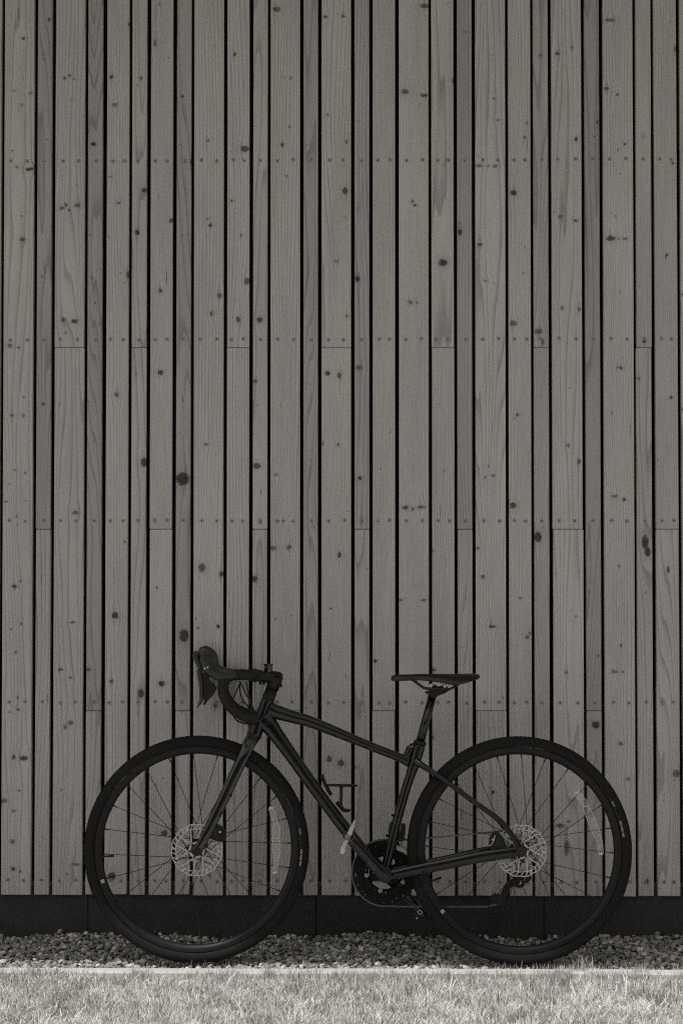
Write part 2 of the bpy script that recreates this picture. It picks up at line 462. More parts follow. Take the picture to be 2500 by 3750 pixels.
screw_mb = MB()
screw_mb.lathe((0, 0, 0), [(.0066, .0008), (.0064, -.0005), (.0054, -.0007)], 14, 1)
screw_mb.lathe((0, 0, 0), [(.0054, -.0007), (.0044, -.0012), (.0034, -.0006)], 14, 0)
screw_mb.lathe((0, 0, 0), [(.0034, -.0006), (.0018, -.0003), (.0, -.0002)], 14, 1)
M_SCREW = flat('screw_head', .46, .6, metal=.1, var=.3)
M_SCREWHOLE = flat('screw_recess', .12, .8)
SCREW_ME = screw_mb.mesh('screw', [M_SCREW, M_SCREWHOLE])
row_z = [wpt(1250, y).z for y in ROW_Y]
row_z = [row_z[0] + (row_z[0] - row_z[1])] + row_z

OFF_WOOD = [wood('weathered_wood', WOOD_TONE * t_, 90 + 3.3 * i, [(random.uniform(-.04, .04), random.uniform(.1, 3.2), .007, .007, .75) for _ in range(7)], 12.0, 60.0) for i, t_ in enumerate((.8, .92, 1.0, 1.03))]
def plank(x0, x1, z0, z1, tone, seed, idx, dy):
    off = idx >= 100                      # beyond the edges of the photograph
    cx = (x0 + x1) / 2
    mb = MB()
    w, h = x1 - x0, z1 - z0
    mb.box((0, PLANK_T / 2, h / 2), (w, PLANK_T, h), bevel=.0018)
    kn = []
    for (px, py, rx, ry) in KNOTS:
        q = wpt(px, py)
        if x0 - .004 < q.x < x1 + .004 and z0 < q.z < z1:
            dk = min(.97, .62 + .026 * min(rx, ry) + random.uniform(-.16, .16)); g_ = random.uniform(.85, 1.2); rx, ry = rx * g_, ry / g_
            kn.append((q.x - cx, q.z - z0, max(rx, 4.0) * MMPP, max(ry, 4.0) * MMPP, dk))
    for _ in range(max(2, int(h * 2.2))):                       # small pin knots
        kn.append((random.uniform(-w * .42, w * .42), random.uniform(.02, h), random.uniform(.0022, .004), random.uniform(.002, .004), random.uniform(.3, .6)))
    for _ in range(random.choice((0, 1, 1, 2)) if h > 1 else 0):   # drying cracks
        kn.append((random.uniform(-w * .4, w * .4), random.uniform(.1, h), .0013, random.uniform(.010, .030), random.uniform(.45, .8)))
    if off:
        mat_ = OFF_WOOD[int(seed * 10) % len(OFF_WOOD)]
    else:
        mat_ = wood('weathered_wood', WOOD_TONE * tone, seed, kn, *random.choice(((18.0, 40.0), (22.0, 25.0), (14.0, 70.0)) if w < .06 else ((5.0, 130.0), (9.0, 110.0), (13.0, 70.0), (16.0, 50.0))))
    o = mb.build('plank', mat_, wall)
    o.location = (cx, dy, z0)
    o.rotation_euler = (0, random.uniform(-.0006, .0006), 0)
    wide = w > .085
    two = w > .06
    for z in row_z:
        if z0 + .01 < z < z1 - .01 and -1.15 < cx < 1.15:
            for fx in ((.24, .77) if wide else (.24, .76) if two else (.5,)):
                s = bpy.data.objects.new('screw', SCREW_ME)
                col.objects.link(s); s.parent = o
                s.location = (w * (fx - .5) + random.uniform(-.004, .004), 0, z - z0 + random.uniform(-.002, .002))
    return o

all_e = [(e, i) for i, e in enumerate(edges)] + [(e, 100 + i) for i, e in enumerate(left + right)]
for (x0, x1), i in all_e:
    narrow = (x1 - x0) < .06
    base = random.uniform(.97, 1.03) * (.93 if narrow else 1.0)
    t = TONE.get(i, (base, base * random.uniform(.97, 1.03)))
    dy = random.uniform(-.0012, .0012)
    bot = PLANK_BOTTOM + random.uniform(-.0015, .0015)
    if i in JOINT:
        jz = wpt((PLANKS[i][0] + PLANKS[i][1]) / 2, JOINT_Y[JOINT[i]]).z
        s_ = random.uniform(-.0012, .0012)
        plank(x0, x1, jz + .0008, WALL_TOP, t[0], i * 1.37 + .3, i, dy)
        plank(x0 + s_, x1 + s_, bot, jz - .0008, t[1], i * 1.37 + 40.3, i, dy + random.uniform(-.001, .001))
    else:
        plank(x0, x1, bot, WALL_TOP, t[0], i * 1.37 + .3, i, dy)

XL, XR = left[-1][0] - .02, right[-1][1] + .02
M_MEMB = flat('black_membrane', .006, .95, spec=.05)
mb = MB(); mb.box(((XL + XR) / 2, PLANK_T + .046 + .01, (WALL_TOP + PLANK_BOTTOM + .03) / 2), (XR - XL, .02, WALL_TOP - PLANK_BOTTOM - .03))
mb.build('membrane', M_MEMB, wall)
mb = MB()
for z in row_z[:-1]:                                             # battens behind the planks
    mb.box(((XL + XR) / 2, PLANK_T + .0235, z), (XR - XL, .041, .045))
mb.build('batten', flat('black_batten', .007, .95, spec=.05), wall)
mb = MB()
vz = wpt(1250, 3252).z
mb.box(((XL + XR) / 2, PLANK_T + .012, vz), (XR - XL, .016, .0075), bevel=.001)
mb.build('vent_strip', flat('vent_metal', .30, .5, metal=.5, var=.5, vscale=50), wall)

# plinth panels under the planks
def plinth_material():
    m, nt, b, out = new_mat('dark_plinth'); k = NT(nt); P = k.coord()
    n1 = k.noise(P, 330, 2, .8); n2 = k.noise(P, 9, 4, .6); n3 = k.noise(P, 130, 2, .6)
    f = k.math('MULTIPLY', k.math('MULTIPLY_ADD', n1, 1.5, .30), k.math('MULTIPLY_ADD', n2, .7, .62))
    sp = k.smooth(n3, .66, .74, 0, 1.2)
    k._in(b.inputs['Base Color'], k.scale((.054, .050, .048), k.math('ADD', f, sp)))
    b.inputs['Roughness'].default_value = .9; b.inputs['Specular IOR Level'].default_value = .15
    k._in(b.inputs['Normal'], k.bump(n1, .4, .0015))
    return m
M_PLINTH = plinth_material()
PL_Y = .014
jx = [unproj(p, 3340, WALL_Y + PL_Y).x for p in (322, 1157, 1991)]
jp = jx[1] - jx[0]
jx = [jx[0] - i * jp for i in (4, 3, 2, 1)] + jx + [jx[2] + i * jp for i in (1, 2, 3, 4)]
for a, b in zip(jx[:-1], jx[1:]):
    mb = MB(); h = PLANK_BOTTOM + .025 + .14
    mb.box(((a + b) / 2, PL_Y + .008 + random.uniform(0, .0006), PLANK_BOTTOM + .025 - h / 2), (b - a - .0024, .016, h), bevel=.0012)
    mb.build('plinth_panel', M_PLINTH, wall)
mb = MB(); mb.box(((XL + XR) / 2, PL_Y + .03, PLANK_BOTTOM - .08), (XR - XL, .02, .2)); mb.build('plinth_backing', M_MEMB, wall)

# roof that juts out over the wall, above the picture: its edge throws the shade line on the gravel
ROOF_Z = 3.7
def roof_edge(g): return g + SUN * ((ROOF_Z - g.z) / SUN.z)
gl, gr = on_ground(0, 3508, .004), on_ground(2250, 3538, .0)
dirv = (gr - gl).normalized()
e0, e1 = roof_edge(gl - dirv * 9), roof_edge(gr + dirv * 12)
mb = MB()
yb = WALL_Y + 1.2
low = [(e0.x, e0.y), (e1.x, e1.y), (e1.x, yb), (e0.x, yb)]
n = 4
v = [(x, y - WALL_Y, ROOF_Z) for x, y in low] + [(x, y - WALL_Y, ROOF_Z + .28) for x, y in low]
mb.add(v, [(3, 2, 1, 0), (4, 5, 6, 7)] + [(i, (i + 1) % 4, 4 + (i + 1) % 4, 4 + i) for i in range(4)], 0, False)
mb.build('roof_overhang', flat('soffit_board', .42, .8, var=.1, vscale=6), wall)

# ------------------------------------------------------------------ ground, gravel, kerb
def ground_material(name, c, s, amp):
    m, nt, b, out = new_mat(name); k = NT(nt); P = k.coord()
    n1 = k.noise(P, s, 5, .7); n2 = k.noise(P, 1.3, 3, .5)
    f = k.math('MULTIPLY', k.math('MULTIPLY_ADD', n1, 2 * amp, 1 - amp), k.math('MULTIPLY_ADD', n2, .3, .85))
    k._in(b.inputs['Base Color'], k.scale(c, f)); b.inputs['Roughness'].default_value = .95
    b.inputs['Specular IOR Level'].default_value = .1
    k._in(b.inputs['Normal'], k.bump(n1, .6, .01))
    return m
KERB_BACK = on_ground(1250, 3547, 0.0).y
KERB_W = .048
LAWN_Z = -.030
mb = MB(); mb.add([(-70, -90, LAWN_Z), (70, -90, LAWN_Z), (70, KERB_BACK - KERB_W / 2, LAWN_Z), (-70, KERB_BACK - KERB_W / 2, LAWN_Z)], [(0, 1, 2, 3)], 0, False)
tag(mb.build('lawn_ground', ground_material('dry_lawn_soil', (.44, .435, .41), 160, .5)), kind='structure')
mb = MB(); mb.add([(-70, KERB_BACK - KERB_W / 2, -.05), (70, KERB_BACK - KERB_W / 2, -.05), (70, 40, -.05), (-70, 40, -.05)], [(0, 1, 2, 3)], 0, False)
tag(mb.build('gravel_bed', ground_material('dark_gravel_bed', (.07, .067, .06), 90, .5)), kind='structure')

kerb = tag(empty('kerb', (0, KERB_BACK, 0)), kind='structure')
M_KERB = []
def kerb_material():
    m, nt, b, out = new_mat('pale_concrete'); k = NT(nt); P = k.coord()
    n1 = k.noise(P, 240, 4, .7); n2 = k.noise(P, 14, 4, .6); n3 = k.noise(P, 90, 2, .5)
    f = k.math('MULTIPLY', k.math('MULTIPLY_ADD', n1, .45, .78), k.math('MULTIPLY_ADD', n2, .4, .8))
    f = k.math('MULTIPLY', f, k.smooth(n3, .68, .76, 1.0, .55))
    k._in(b.inputs['Base Color'], k.scale((.55, .545, .52), f)); b.inputs['Roughness'].default_value = .9
    k._in(b.inputs['Normal'], k.bump(n1, .5, .002))
    return m
mk = kerb_material()
kx = on_ground(2365, 3550, 0).x
for i in range(-6, 6):
    a = kx + i * 1.0
    mb = MB()
    mb.box((a + .5, -KERB_W / 2 + random.uniform(-.001, .001), -.075 + random.uniform(-.0012, .0012)), (.997, KERB_W, .15), bevel=.004)
    mb.build('kerb_stone', mk, kerb)

# pebbles: unit icospheres, bent a little, thousands joined
def ico(sub):
    t = (1 + 5 ** .5) / 2
    v = [Vector(p).normalized() for p in ((-1, t, 0), (1, t, 0), (-1, -t, 0), (1, -t, 0), (0, -1, t), (0, 1, t), (0, -1, -t), (0, 1, -t), (t, 0, -1), (t, 0, 1), (-t, 0, -1), (-t, 0, 1))]
    f = [(0, 11, 5), (0, 5, 1), (0, 1, 7), (0, 7, 10), (0, 10, 11), (1, 5, 9), (5, 11, 4), (11, 10, 2), (10, 7, 6), (7, 1, 8), (3, 9, 4), (3, 4, 2), (3, 2, 6), (3, 6, 8), (3, 8, 9), (4, 9, 5), (2, 4, 11), (6, 2, 10), (8, 6, 7), (9, 8, 1)]
    for _ in range(sub):
        cache, nf = {}, []
        def mid(a, b):
            key = (min(a, b), max(a, b))
            if key not in cache:
                cache[key] = len(v); v.append(((v[a] + v[b]) / 2).normalized())
            return cache[key]
        for a, b, c in f:
            x, y, z = mid(a, b), mid(b, c), mid(c, a)
            nf += [(a, x, z), (b, y, x), (c, z, y), (x, y, z)]
        f = nf
    return np.array([tuple(p) for p in v]), np.array(f)

def rot_mats(n, tilt):
    a = rng.uniform(0, 2 * np.pi, n); b = rng.normal(0, tilt, n); c = rng.normal(0, tilt, n)
    ca, sa, cb, sb, cc, sc = np.cos(a), np.sin(a), np.cos(b), np.sin(b), np.cos(c), np.sin(c)
    Rz = np.zeros((n, 3, 3)); Rz[:, 0, 0] = ca; Rz[:, 0, 1] = -sa; Rz[:, 1, 0] = sa; Rz[:, 1, 1] = ca; Rz[:, 2, 2] = 1
    Rx = np.zeros((n, 3, 3)); Rx[:, 0, 0] = 1; Rx[:, 1, 1] = cb; Rx[:, 1, 2] = -sb; Rx[:, 2, 1] = sb; Rx[:, 2, 2] = cb
    Ry = np.zeros((n, 3, 3)); Ry[:, 1, 1] = 1; Ry[:, 0, 0] = cc; Ry[:, 0, 2] = sc; Ry[:, 2, 0] = -sc; Ry[:, 2, 2] = cc
    return Rx @ Ry @ Rz

def mesh_np(name, V, Fc, mat, tintv=None, smooth=True):
    me = bpy.data.meshes.new(name)
    k = Fc.shape[1]
    me.vertices.add(len(V)); me.vertices.foreach_set('co', V.astype(np.float32).ravel())
    me.loops.add(Fc.size); me.loops.foreach_set('vertex_index', Fc.astype(np.int32).ravel())
    me.polygons.add(len(Fc))
    me.polygons.foreach_set('loop_start', np.arange(0, Fc.size, k, dtype=np.int32))
    me.polygons.foreach_set('use_smooth', np.full(len(Fc), smooth))
    if tintv is not None:
        at = me.attributes.new('tint', 'FLOAT', 'POINT'); at.data.foreach_set('value', tintv.astype(np.float32))
    me.materials.append(mat); me.update(calc_edges=True); me.validate()
    o = bpy.data.objects.new(name, me); col.objects.link(o)
    return o

def gravel_top(x, y):
    t = np.clip((y - (KERB_BACK)) / (WALL_Y - KERB_BACK), 0, 1)
    return -.012 + .024 * t ** 1.4 + .006 * np.sin(x * 7 + 1.3) * t + .004 * np.sin(x * 19 + y * 23) * t

def pebble_material():
    m, nt, b, out = new_mat('pebble_stone'); k = NT(nt); P = k.coord()
    at = nt.nodes.new('ShaderNodeAttribute'); at.attribute_name = 'tint'
    n1 = k.noise(P, 420, 3, .7); n2 = k.noise(P, 70, 3, .6)
    f = k.math('MULTIPLY', k.math('MULTIPLY_ADD', n1, .5, .75), k.math('MULTIPLY_ADD', n2, .5, .75))
    f = k.math('MULTIPLY', f, at.outputs['Fac'])
    k._in(b.inputs['Base Color'], k.scale((.35, .337, .317), f)); b.inputs['Roughness'].default_value = .75
    b.inputs['Specular IOR Level'].default_value = .3
    k._in(b.inputs['Normal'], k.bump(n1, .35, .002))
    return m
M_PEBBLE = pebble_material()

def pebbles(name, xs, ys, size, dz, sub):
    base, F = ico(sub); n = len(xs)
    Vv = np.repeat(base[None], n, 0)
    # knock each stone out of round
    for _ in range(5):
        d = rng.normal(0, 1, (n, 1, 3)); d /= np.linalg.norm(d, axis=2, keepdims=True)
        dot = (Vv * d).sum(2, keepdims=True)
        cut = rng.uniform(.40, .95, (n, 1, 1))
        Vv = Vv - d * np.maximum(dot - cut, 0) * .75
    sc = np.stack([size * rng.uniform(.95, 1.35, n), size * rng.uniform(.75, 1.0, n), size * rng.uniform(.5, .8, n)], 1)
    Vv = Vv * sc[:, None, :]
    Vv = np.einsum('nij,nvj->nvi', rot_mats(n, .35), Vv)
    z = gravel_top(xs, ys) + dz
    Vv += np.stack([xs, ys, z], 1)[:, None, :]
    Ff = (F[None] + (np.arange(n) * len(base))[:, None, None]).reshape(-1, 3)
    tint = np.repeat(np.clip(rng.lognormal(-.08, .42, n), .3, 2.0), len(base))
    return Vv.reshape(-1, 3), Ff, tint

def scatter(step, x0, x1, y0, y1, jit=.5):
    gx, gy = np.meshgrid(np.arange(x0, x1, step), np.arange(y0, y1, step))
    gx = gx.ravel() + rng.uniform(-jit, jit, gx.size) * step; gy = gy.ravel() + rng.uniform(-jit, jit, gy.size) * step
    return gx, gy
VV, FF, TT, off = [], [], [], 0
for step, smin, smax, dz, sub, spanx in ((.0090, .0038, .0062, -.007, 0, 2.6), (.0158, .0056, .0096, -.003, 1, 2.0), (.034, .0080, .0128, .001, 2, 1.4)):
    xs, ys = scatter(step, -spanx, spanx, KERB_BACK + smin, WALL_Y + .008)
    size = smin + (smax - smin) * rng.random(len(xs)) ** 1.6
    keep = ys > KERB_BACK + size * .8
    xs, ys, size = xs[keep], ys[keep], size[keep]
    V_, F_, T_ = pebbles('gravel', xs, ys, size, dz + rng.uniform(-.004, .004, len(xs)), sub)
    VV.append(V_); FF.append(F_ + off); TT.append(T_); off += len(V_)
tag(mesh_np('gravel', np.concatenate(VV), np.concatenate(FF), M_PEBBLE, np.concatenate(TT)), 'rounded grey pebbles filling the strip between kerb and wall', 'gravel', kind='stuff')

# added unseen wood behind the camera: a dark mass for the black paint to reflect
b_, F_ = ico(1)
tr_n = 260
tx = rng.uniform(-26, 26, tr_n); ty = rng.uniform(-36, -27, tr_n); tz = rng.uniform(.5, 9.5, tr_n)
tv = b_[None] * rng.uniform(1.2, 2.6, (tr_n, 1, 1)) * rng.uniform(.75, 1.2, (tr_n, len(b_), 1)) + np.stack([tx, ty, tz], 1)[:, None, :]
tag(mesh_np('added_reflection_wood', tv.reshape(-1, 3), (F_[None] + (np.arange(tr_n) * len(b_))[:, None, None]).reshape(-1, 3), flat('added_wood_dark', .05, .8, var=.4, vscale=2)), 'unseen dark wood added across the lawn for the black paint to reflect', 'wood', kind='stuff')

# ------------------------------------------------------------------ grass
def grass_material():
    m, nt, b, out = new_mat('dry_grass'); k = NT(nt)
    at = nt.nodes.new('ShaderNodeAttribute'); at.attribute_name = 'tint'
    c = k.scale((.76, .755, .72), at.outputs['Fac'])
    k._in(b.inputs['Base Color'], c); b.inputs['Roughness'].default_value = .55
    b.inputs['Specular IOR Level'].default_value = .35
    tr = nt.nodes.new('ShaderNodeBsdfTranslucent'); k._in(tr.inputs[0], c)
    mx = nt.nodes.new('ShaderNodeMixShader'); mx.inputs[0].default_value = .30
    nt.links.new(b.outputs[0], mx.inputs[1]); nt.links.new(tr.outputs[0], mx.inputs[2]); nt.links.new(mx.outputs[0], out.inputs[0])
    return m
M_GRASS = grass_material()

def blades(xs, ys, z0, length, lean, heading, width, tint):
    """bent tapering strips of three segments"""
    n = len(xs)
    hx, hy = np.cos(heading), np.sin(heading)
    face = heading + np.pi / 2 + rng.normal(0, .9, n)
    wx, wy = np.cos(face), np.sin(face)
    ts = np.array([0, .38, .72, 1.0])
    P = np.zeros((n, 4, 3))
    ang = lean[:, None] * (0.35 + 1.0 * ts[None])          # grows along the blade
    dl = np.diff(ts)
    P[:, 0] = np.stack([xs, ys, z0 + np.zeros(n)], 1)
    for i in range(1, 4):
        a = (ang[:, i] + ang[:, i - 1]) / 2
        s = length * dl[i - 1]
        P[:, i, 0] = P[:, i - 1, 0] + hx * np.sin(a) * s
        P[:, i, 1] = P[:, i - 1, 1] + hy * np.sin(a) * s
        P[:, i, 2] = P[:, i - 1, 2] + np.cos(a) * s
    V = np.zeros((n, 7, 3))
    for i, f in ((0, .8), (1, 1.0), (2, .7)):
        o = np.stack([wx * width * f / 2, wy * width * f / 2, np.zeros(n)], 1)
        V[:, 2 * i] = P[:, i] - o; V[:, 2 * i + 1] = P[:, i] + o
    V[:, 6] = P[:, 3]
    V[:, :, 2] = np.maximum(V[:, :, 2], LAWN_Z - .004)
    T = np.array([(0, 1, 3), (0, 3, 2), (2, 3, 5), (2, 5, 4), (4, 5, 6)])
    F = (T[None] + (np.arange(n) * 7)[:, None, None]).reshape(-1, 3)
    return V.reshape(-1, 3), F, np.repeat(tint, 7)

def vnoise(x, y, s, seed):
    r = np.random.default_rng(seed); g = r.random((64, 64))
    u, v = x * s + 31.7, y * s + 17.3
    i, j = np.floor(u).astype(int), np.floor(v).astype(int); fu, fv = u - i, v - j
    fu, fv = fu * fu * (3 - 2 * fu), fv * fv * (3 - 2 * fv)
    G = lambda a, b: g[a % 64, b % 64]
    return (G(i, j) * (1 - fu) + G(i + 1, j) * fu) * (1 - fv) + (G(i, j + 1) * (1 - fu) + G(i + 1, j + 1) * fu) * fv

def lawn(n, x0, x1, y0, y1):
    xs, ys = rng.uniform(x0, x1, n), rng.uniform(y0, y1, n)
    d = .55 * vnoise(xs, ys, 19, 3) + .45 * vnoise(xs, ys, 47, 9)
    keep = rng.random(n) < .35 + 1.1 * d
    xs, ys, d = xs[keep], ys[keep], d[keep]; n = len(xs)
    flow = 2 * np.pi * (vnoise(xs, ys, 9, 21) * 1.6 + vnoise(xs, ys, 26, 5) * .6)
    heading = np.where(rng.random(n) < .35, flow + rng.normal(0, .5, n), rng.uniform(0, 2 * np.pi, n))
    lean = np.clip(.42 + .85 * vnoise(xs, ys, 17, 44) + rng.normal(0, .45, n), .02, 1.75)
    edge = np.clip((ys - (KERB_BACK - KERB_W - .05)) / .05, 0, 1)
    length = (.015 + .020 * d + rng.exponential(.007, n)) * (1 + edge * (-.45 + 1.1 * np.clip(vnoise(xs, xs * 0 + .5, 7, 61) - .45, 0, 1)))
    dead = rng.random(n) < .18
    lean = np.where(dead, rng.uniform(1.1, 1.9, n), lean)
    tintv = np.clip(.90 + .5 * (vnoise(xs, ys, 23, 77) - .5) + rng.normal(0, .30, n), .2, 1.36)
    return blades(xs, ys, LAWN_Z, length, lean, heading, rng.uniform(.0016, .0036, n), tintv)
yk = KERB_BACK - KERB_W
parts = [lawn(125000, -1.25, 1.25, -.66, yk - .002), lawn(50000, -2.2, 2.2, -1.5, -.66), lawn(14000, -2.2, -1.25, -.66, yk - .002), lawn(14000, 1.25, 2.2, -.66, yk - .002)]
cx_ = rng.uniform(-1.3, 1.3, 120); cw = rng.uniform(.006, .030, 120); ch = rng.uniform(.45, 1.0, 120)   # clumps leaning over the kerb
i_ = rng.integers(0, 120, 5200)
parts.append(blades(cx_[i_] + rng.normal(0, 1, 5200) * cw[i_], yk - rng.exponential(.010, 5200) - .001, LAWN_Z, ch[i_] * rng.uniform(.034, .074, 5200), np.abs(rng.normal(.35, .35, 5200)),
                    rng.uniform(0, 2 * np.pi, 5200), rng.uniform(.0011, .0022, 5200), rng.uniform(.45, 1.25, 5200)))
VV, FF, TT, off = [], [], [], 0
for V_, F_, T_ in parts: VV.append(V_); FF.append(F_ + off); TT.append(T_); off += len(V_)
tag(mesh_np('lawn_grass', np.concatenate(VV), np.concatenate(FF), M_GRASS, np.concatenate(TT), False), 'pale sunlit short grass in front of the kerb', 'grass', kind='stuff')

def tuft(name, px, py, z, n, length, spread, lean, label, tone=.85, face=None):
    g = on_ground(px, py, z)
    xs = g.x + rng.normal(0, spread, n); ys = g.y + rng.normal(0, spread * .4, n)
    hd = rng.uniform(0, 2 * np.pi, n) if face is None else face + rng.normal(0, .6, n)
    V_, F_, T_ = blades(xs, ys, z - .008, length * rng.uniform(.45, 1.0, n), np.abs(rng.normal(lean, .3, n)), hd, rng.uniform(.0012, .0026, n), tone * rng.uniform(.5, 1.2, n))
    return tag(mesh_np(name, V_, F_, M_GRASS, T_, False), label, 'grass tuft')
tuft('grass_tuft', 690, 3418, .012, 22, .10, .02, .35, 'thin dark grass blades rising from the pebbles behind the front wheel', .75)
tuft('grass_tuft', 2125, 3556, 0, 46, .055, .022, .4, 'spiky grass tuft growing over the kerb, below the rear tyre')
tuft('grass_tuft', 2342, 3560, 0, 26, .05, .010, .35, 'small upright grass tuft on the kerb near the right edge of the photo')
tuft('grass_tuft', 150, 3566, -.004, 60, .05, .028, .45, 'bushy grass tuft spilling over the kerb at the far left')
# stray blades between the pebbles
n = 260
xs = rng.uniform(-1.1, 1.1, n); ys = KERB_BACK + rng.exponential(.05, n) + .004
ok = ys < WALL_Y - .02
xs, ys = xs[ok], ys[ok]; n = len(xs)
V_, F_, T_ = blades(xs, ys, gravel_top(xs, ys) - .004, rng.uniform(.012, .045, n), np.abs(rng.normal(.5, .4, n)), rng.uniform(0, 6.28, n), rng.uniform(.0010, .0018, n), rng.uniform(.4, 1.0, n))
tag(mesh_np('stray_grass', V_, F_, M_GRASS, T_, False), 'single dry grass blades scattered among the pebbles', 'grass', kind='stuff')
def stalk(pts, r, label):
    mb = MB(); mb.sweep([Vector(p) for p in pts], r, seg=6, dense=5)
    tag(mb.build('dry_stalk', flat('straw', .34, .7, var=.3)), label, 'dry stalk')
a, b = on_ground(690, 3394, .02), on_ground(840, 3413, .022)
stalk([a, (a + b) / 2 + Vector((0, 0, .004)), b], .0028, 'straight dry straw lying on the pebbles seen through the front wheel')
a, b = on_ground(2195, 3406, .02), on_ground(2325, 3424, .012)
stalk([a, a.lerp(b, .35) + Vector((0, 0, .008)), a.lerp(b, .7) + Vector((0, 0, .002)), b], .0022, 'curved dry stalk lying by the plinth right of the rear tyre')


# ------------------------------------------------------------------ the bicycle, leaning on the wall
LEAN = 6.0
M_BIKE = Matrix.Rotation(R(-LEAN), 4, 'X')            # root stands on the contact line y = 0, z = 0
bike = empty('bicycle', (0, 0, 0))
bike.rotation_euler = (R(-LEAN), 0, 0)
tag(bike, 'black drop bar gravel bicycle leaning against the plank wall', 'bicycle')
def U(px, py, w=0.0): return unproj(px, py, w, M_BIKE)     # point in the bicycle's own frame
SC = (U(1100, 3000).x - U(1000, 3000).x) / 100             # metres per photo pixel on the bike plane

# steering: the fork, front wheel and bars are turned a little towards the camera
ST0, ST1 = U(932, 2689), U(981.6, 2561)
AX = (ST1 - ST0).normalized()
STEER = 5.0
M_ST = Matrix.Translation(ST0) @ Matrix.Rotation(R(STEER), 4, AX) @ Matrix.Translation(-ST0)
M_FR = M_BIKE @ M_ST
def V(px, py, w=0.0): return unproj(px, py, w, M_FR)       # point in the unturned front frame
def part(mb, name, mats, parent=None, turned=False):
    o = mb.build(name, mats, parent if parent is not None else bike)
    if turned: o.matrix_local = M_ST
    return o

WHEEL_R, RIM_OUT, RIM_IN = .3465, .3155, .2910
def char_mesh_cache():
    cache = {}
    def get(ch):
        if ch not in cache:
            cu = bpy.data.curves.new('letter', 'FONT'); cu.body = ch; cu.size = 1.0; cu.resolution_u = 2
            cu.align_x = 'CENTER'
            ob = bpy.data.objects.new('letter', cu)
            me = bpy.data.meshes.new_from_object(ob)
            cache[ch] = ([tuple(v.co) for v in me.vertices], [tuple(p.vertices) for p in me.polygons])
            bpy.data.objects.remove(ob); bpy.data.meshes.remove(me); bpy.data.curves.remove(cu)
        return cache[ch]
    return get
CH = char_mesh_cache()
def letters(mb, text, frames, h, m=0, wide=1.0, shear=0.0):
    """frames: one (origin, right, up) per character"""
    for ch, (o, r, u) in zip(text, frames):
        if ch == ' ': continue
        vs, fs = CH(ch)
        mb.add([o + r * ((x + shear * y) * h * 1.38 * wide) + u * (y * h * 1.38) for x, y, z in vs], fs, m, False)
def line_text(mb, text, A, B, nrm, h, m=0, wide=1.0):
    A, B = Vector(A), Vector(B); r = (B - A).normalized(); u = r.cross(Vector(nrm)).normalized() * -1
    n = len(text); st = (B - A).length / n
    letters(mb, text, [(A + r * st * (i + .5), r, u) for i in range(n)], h, m, wide)

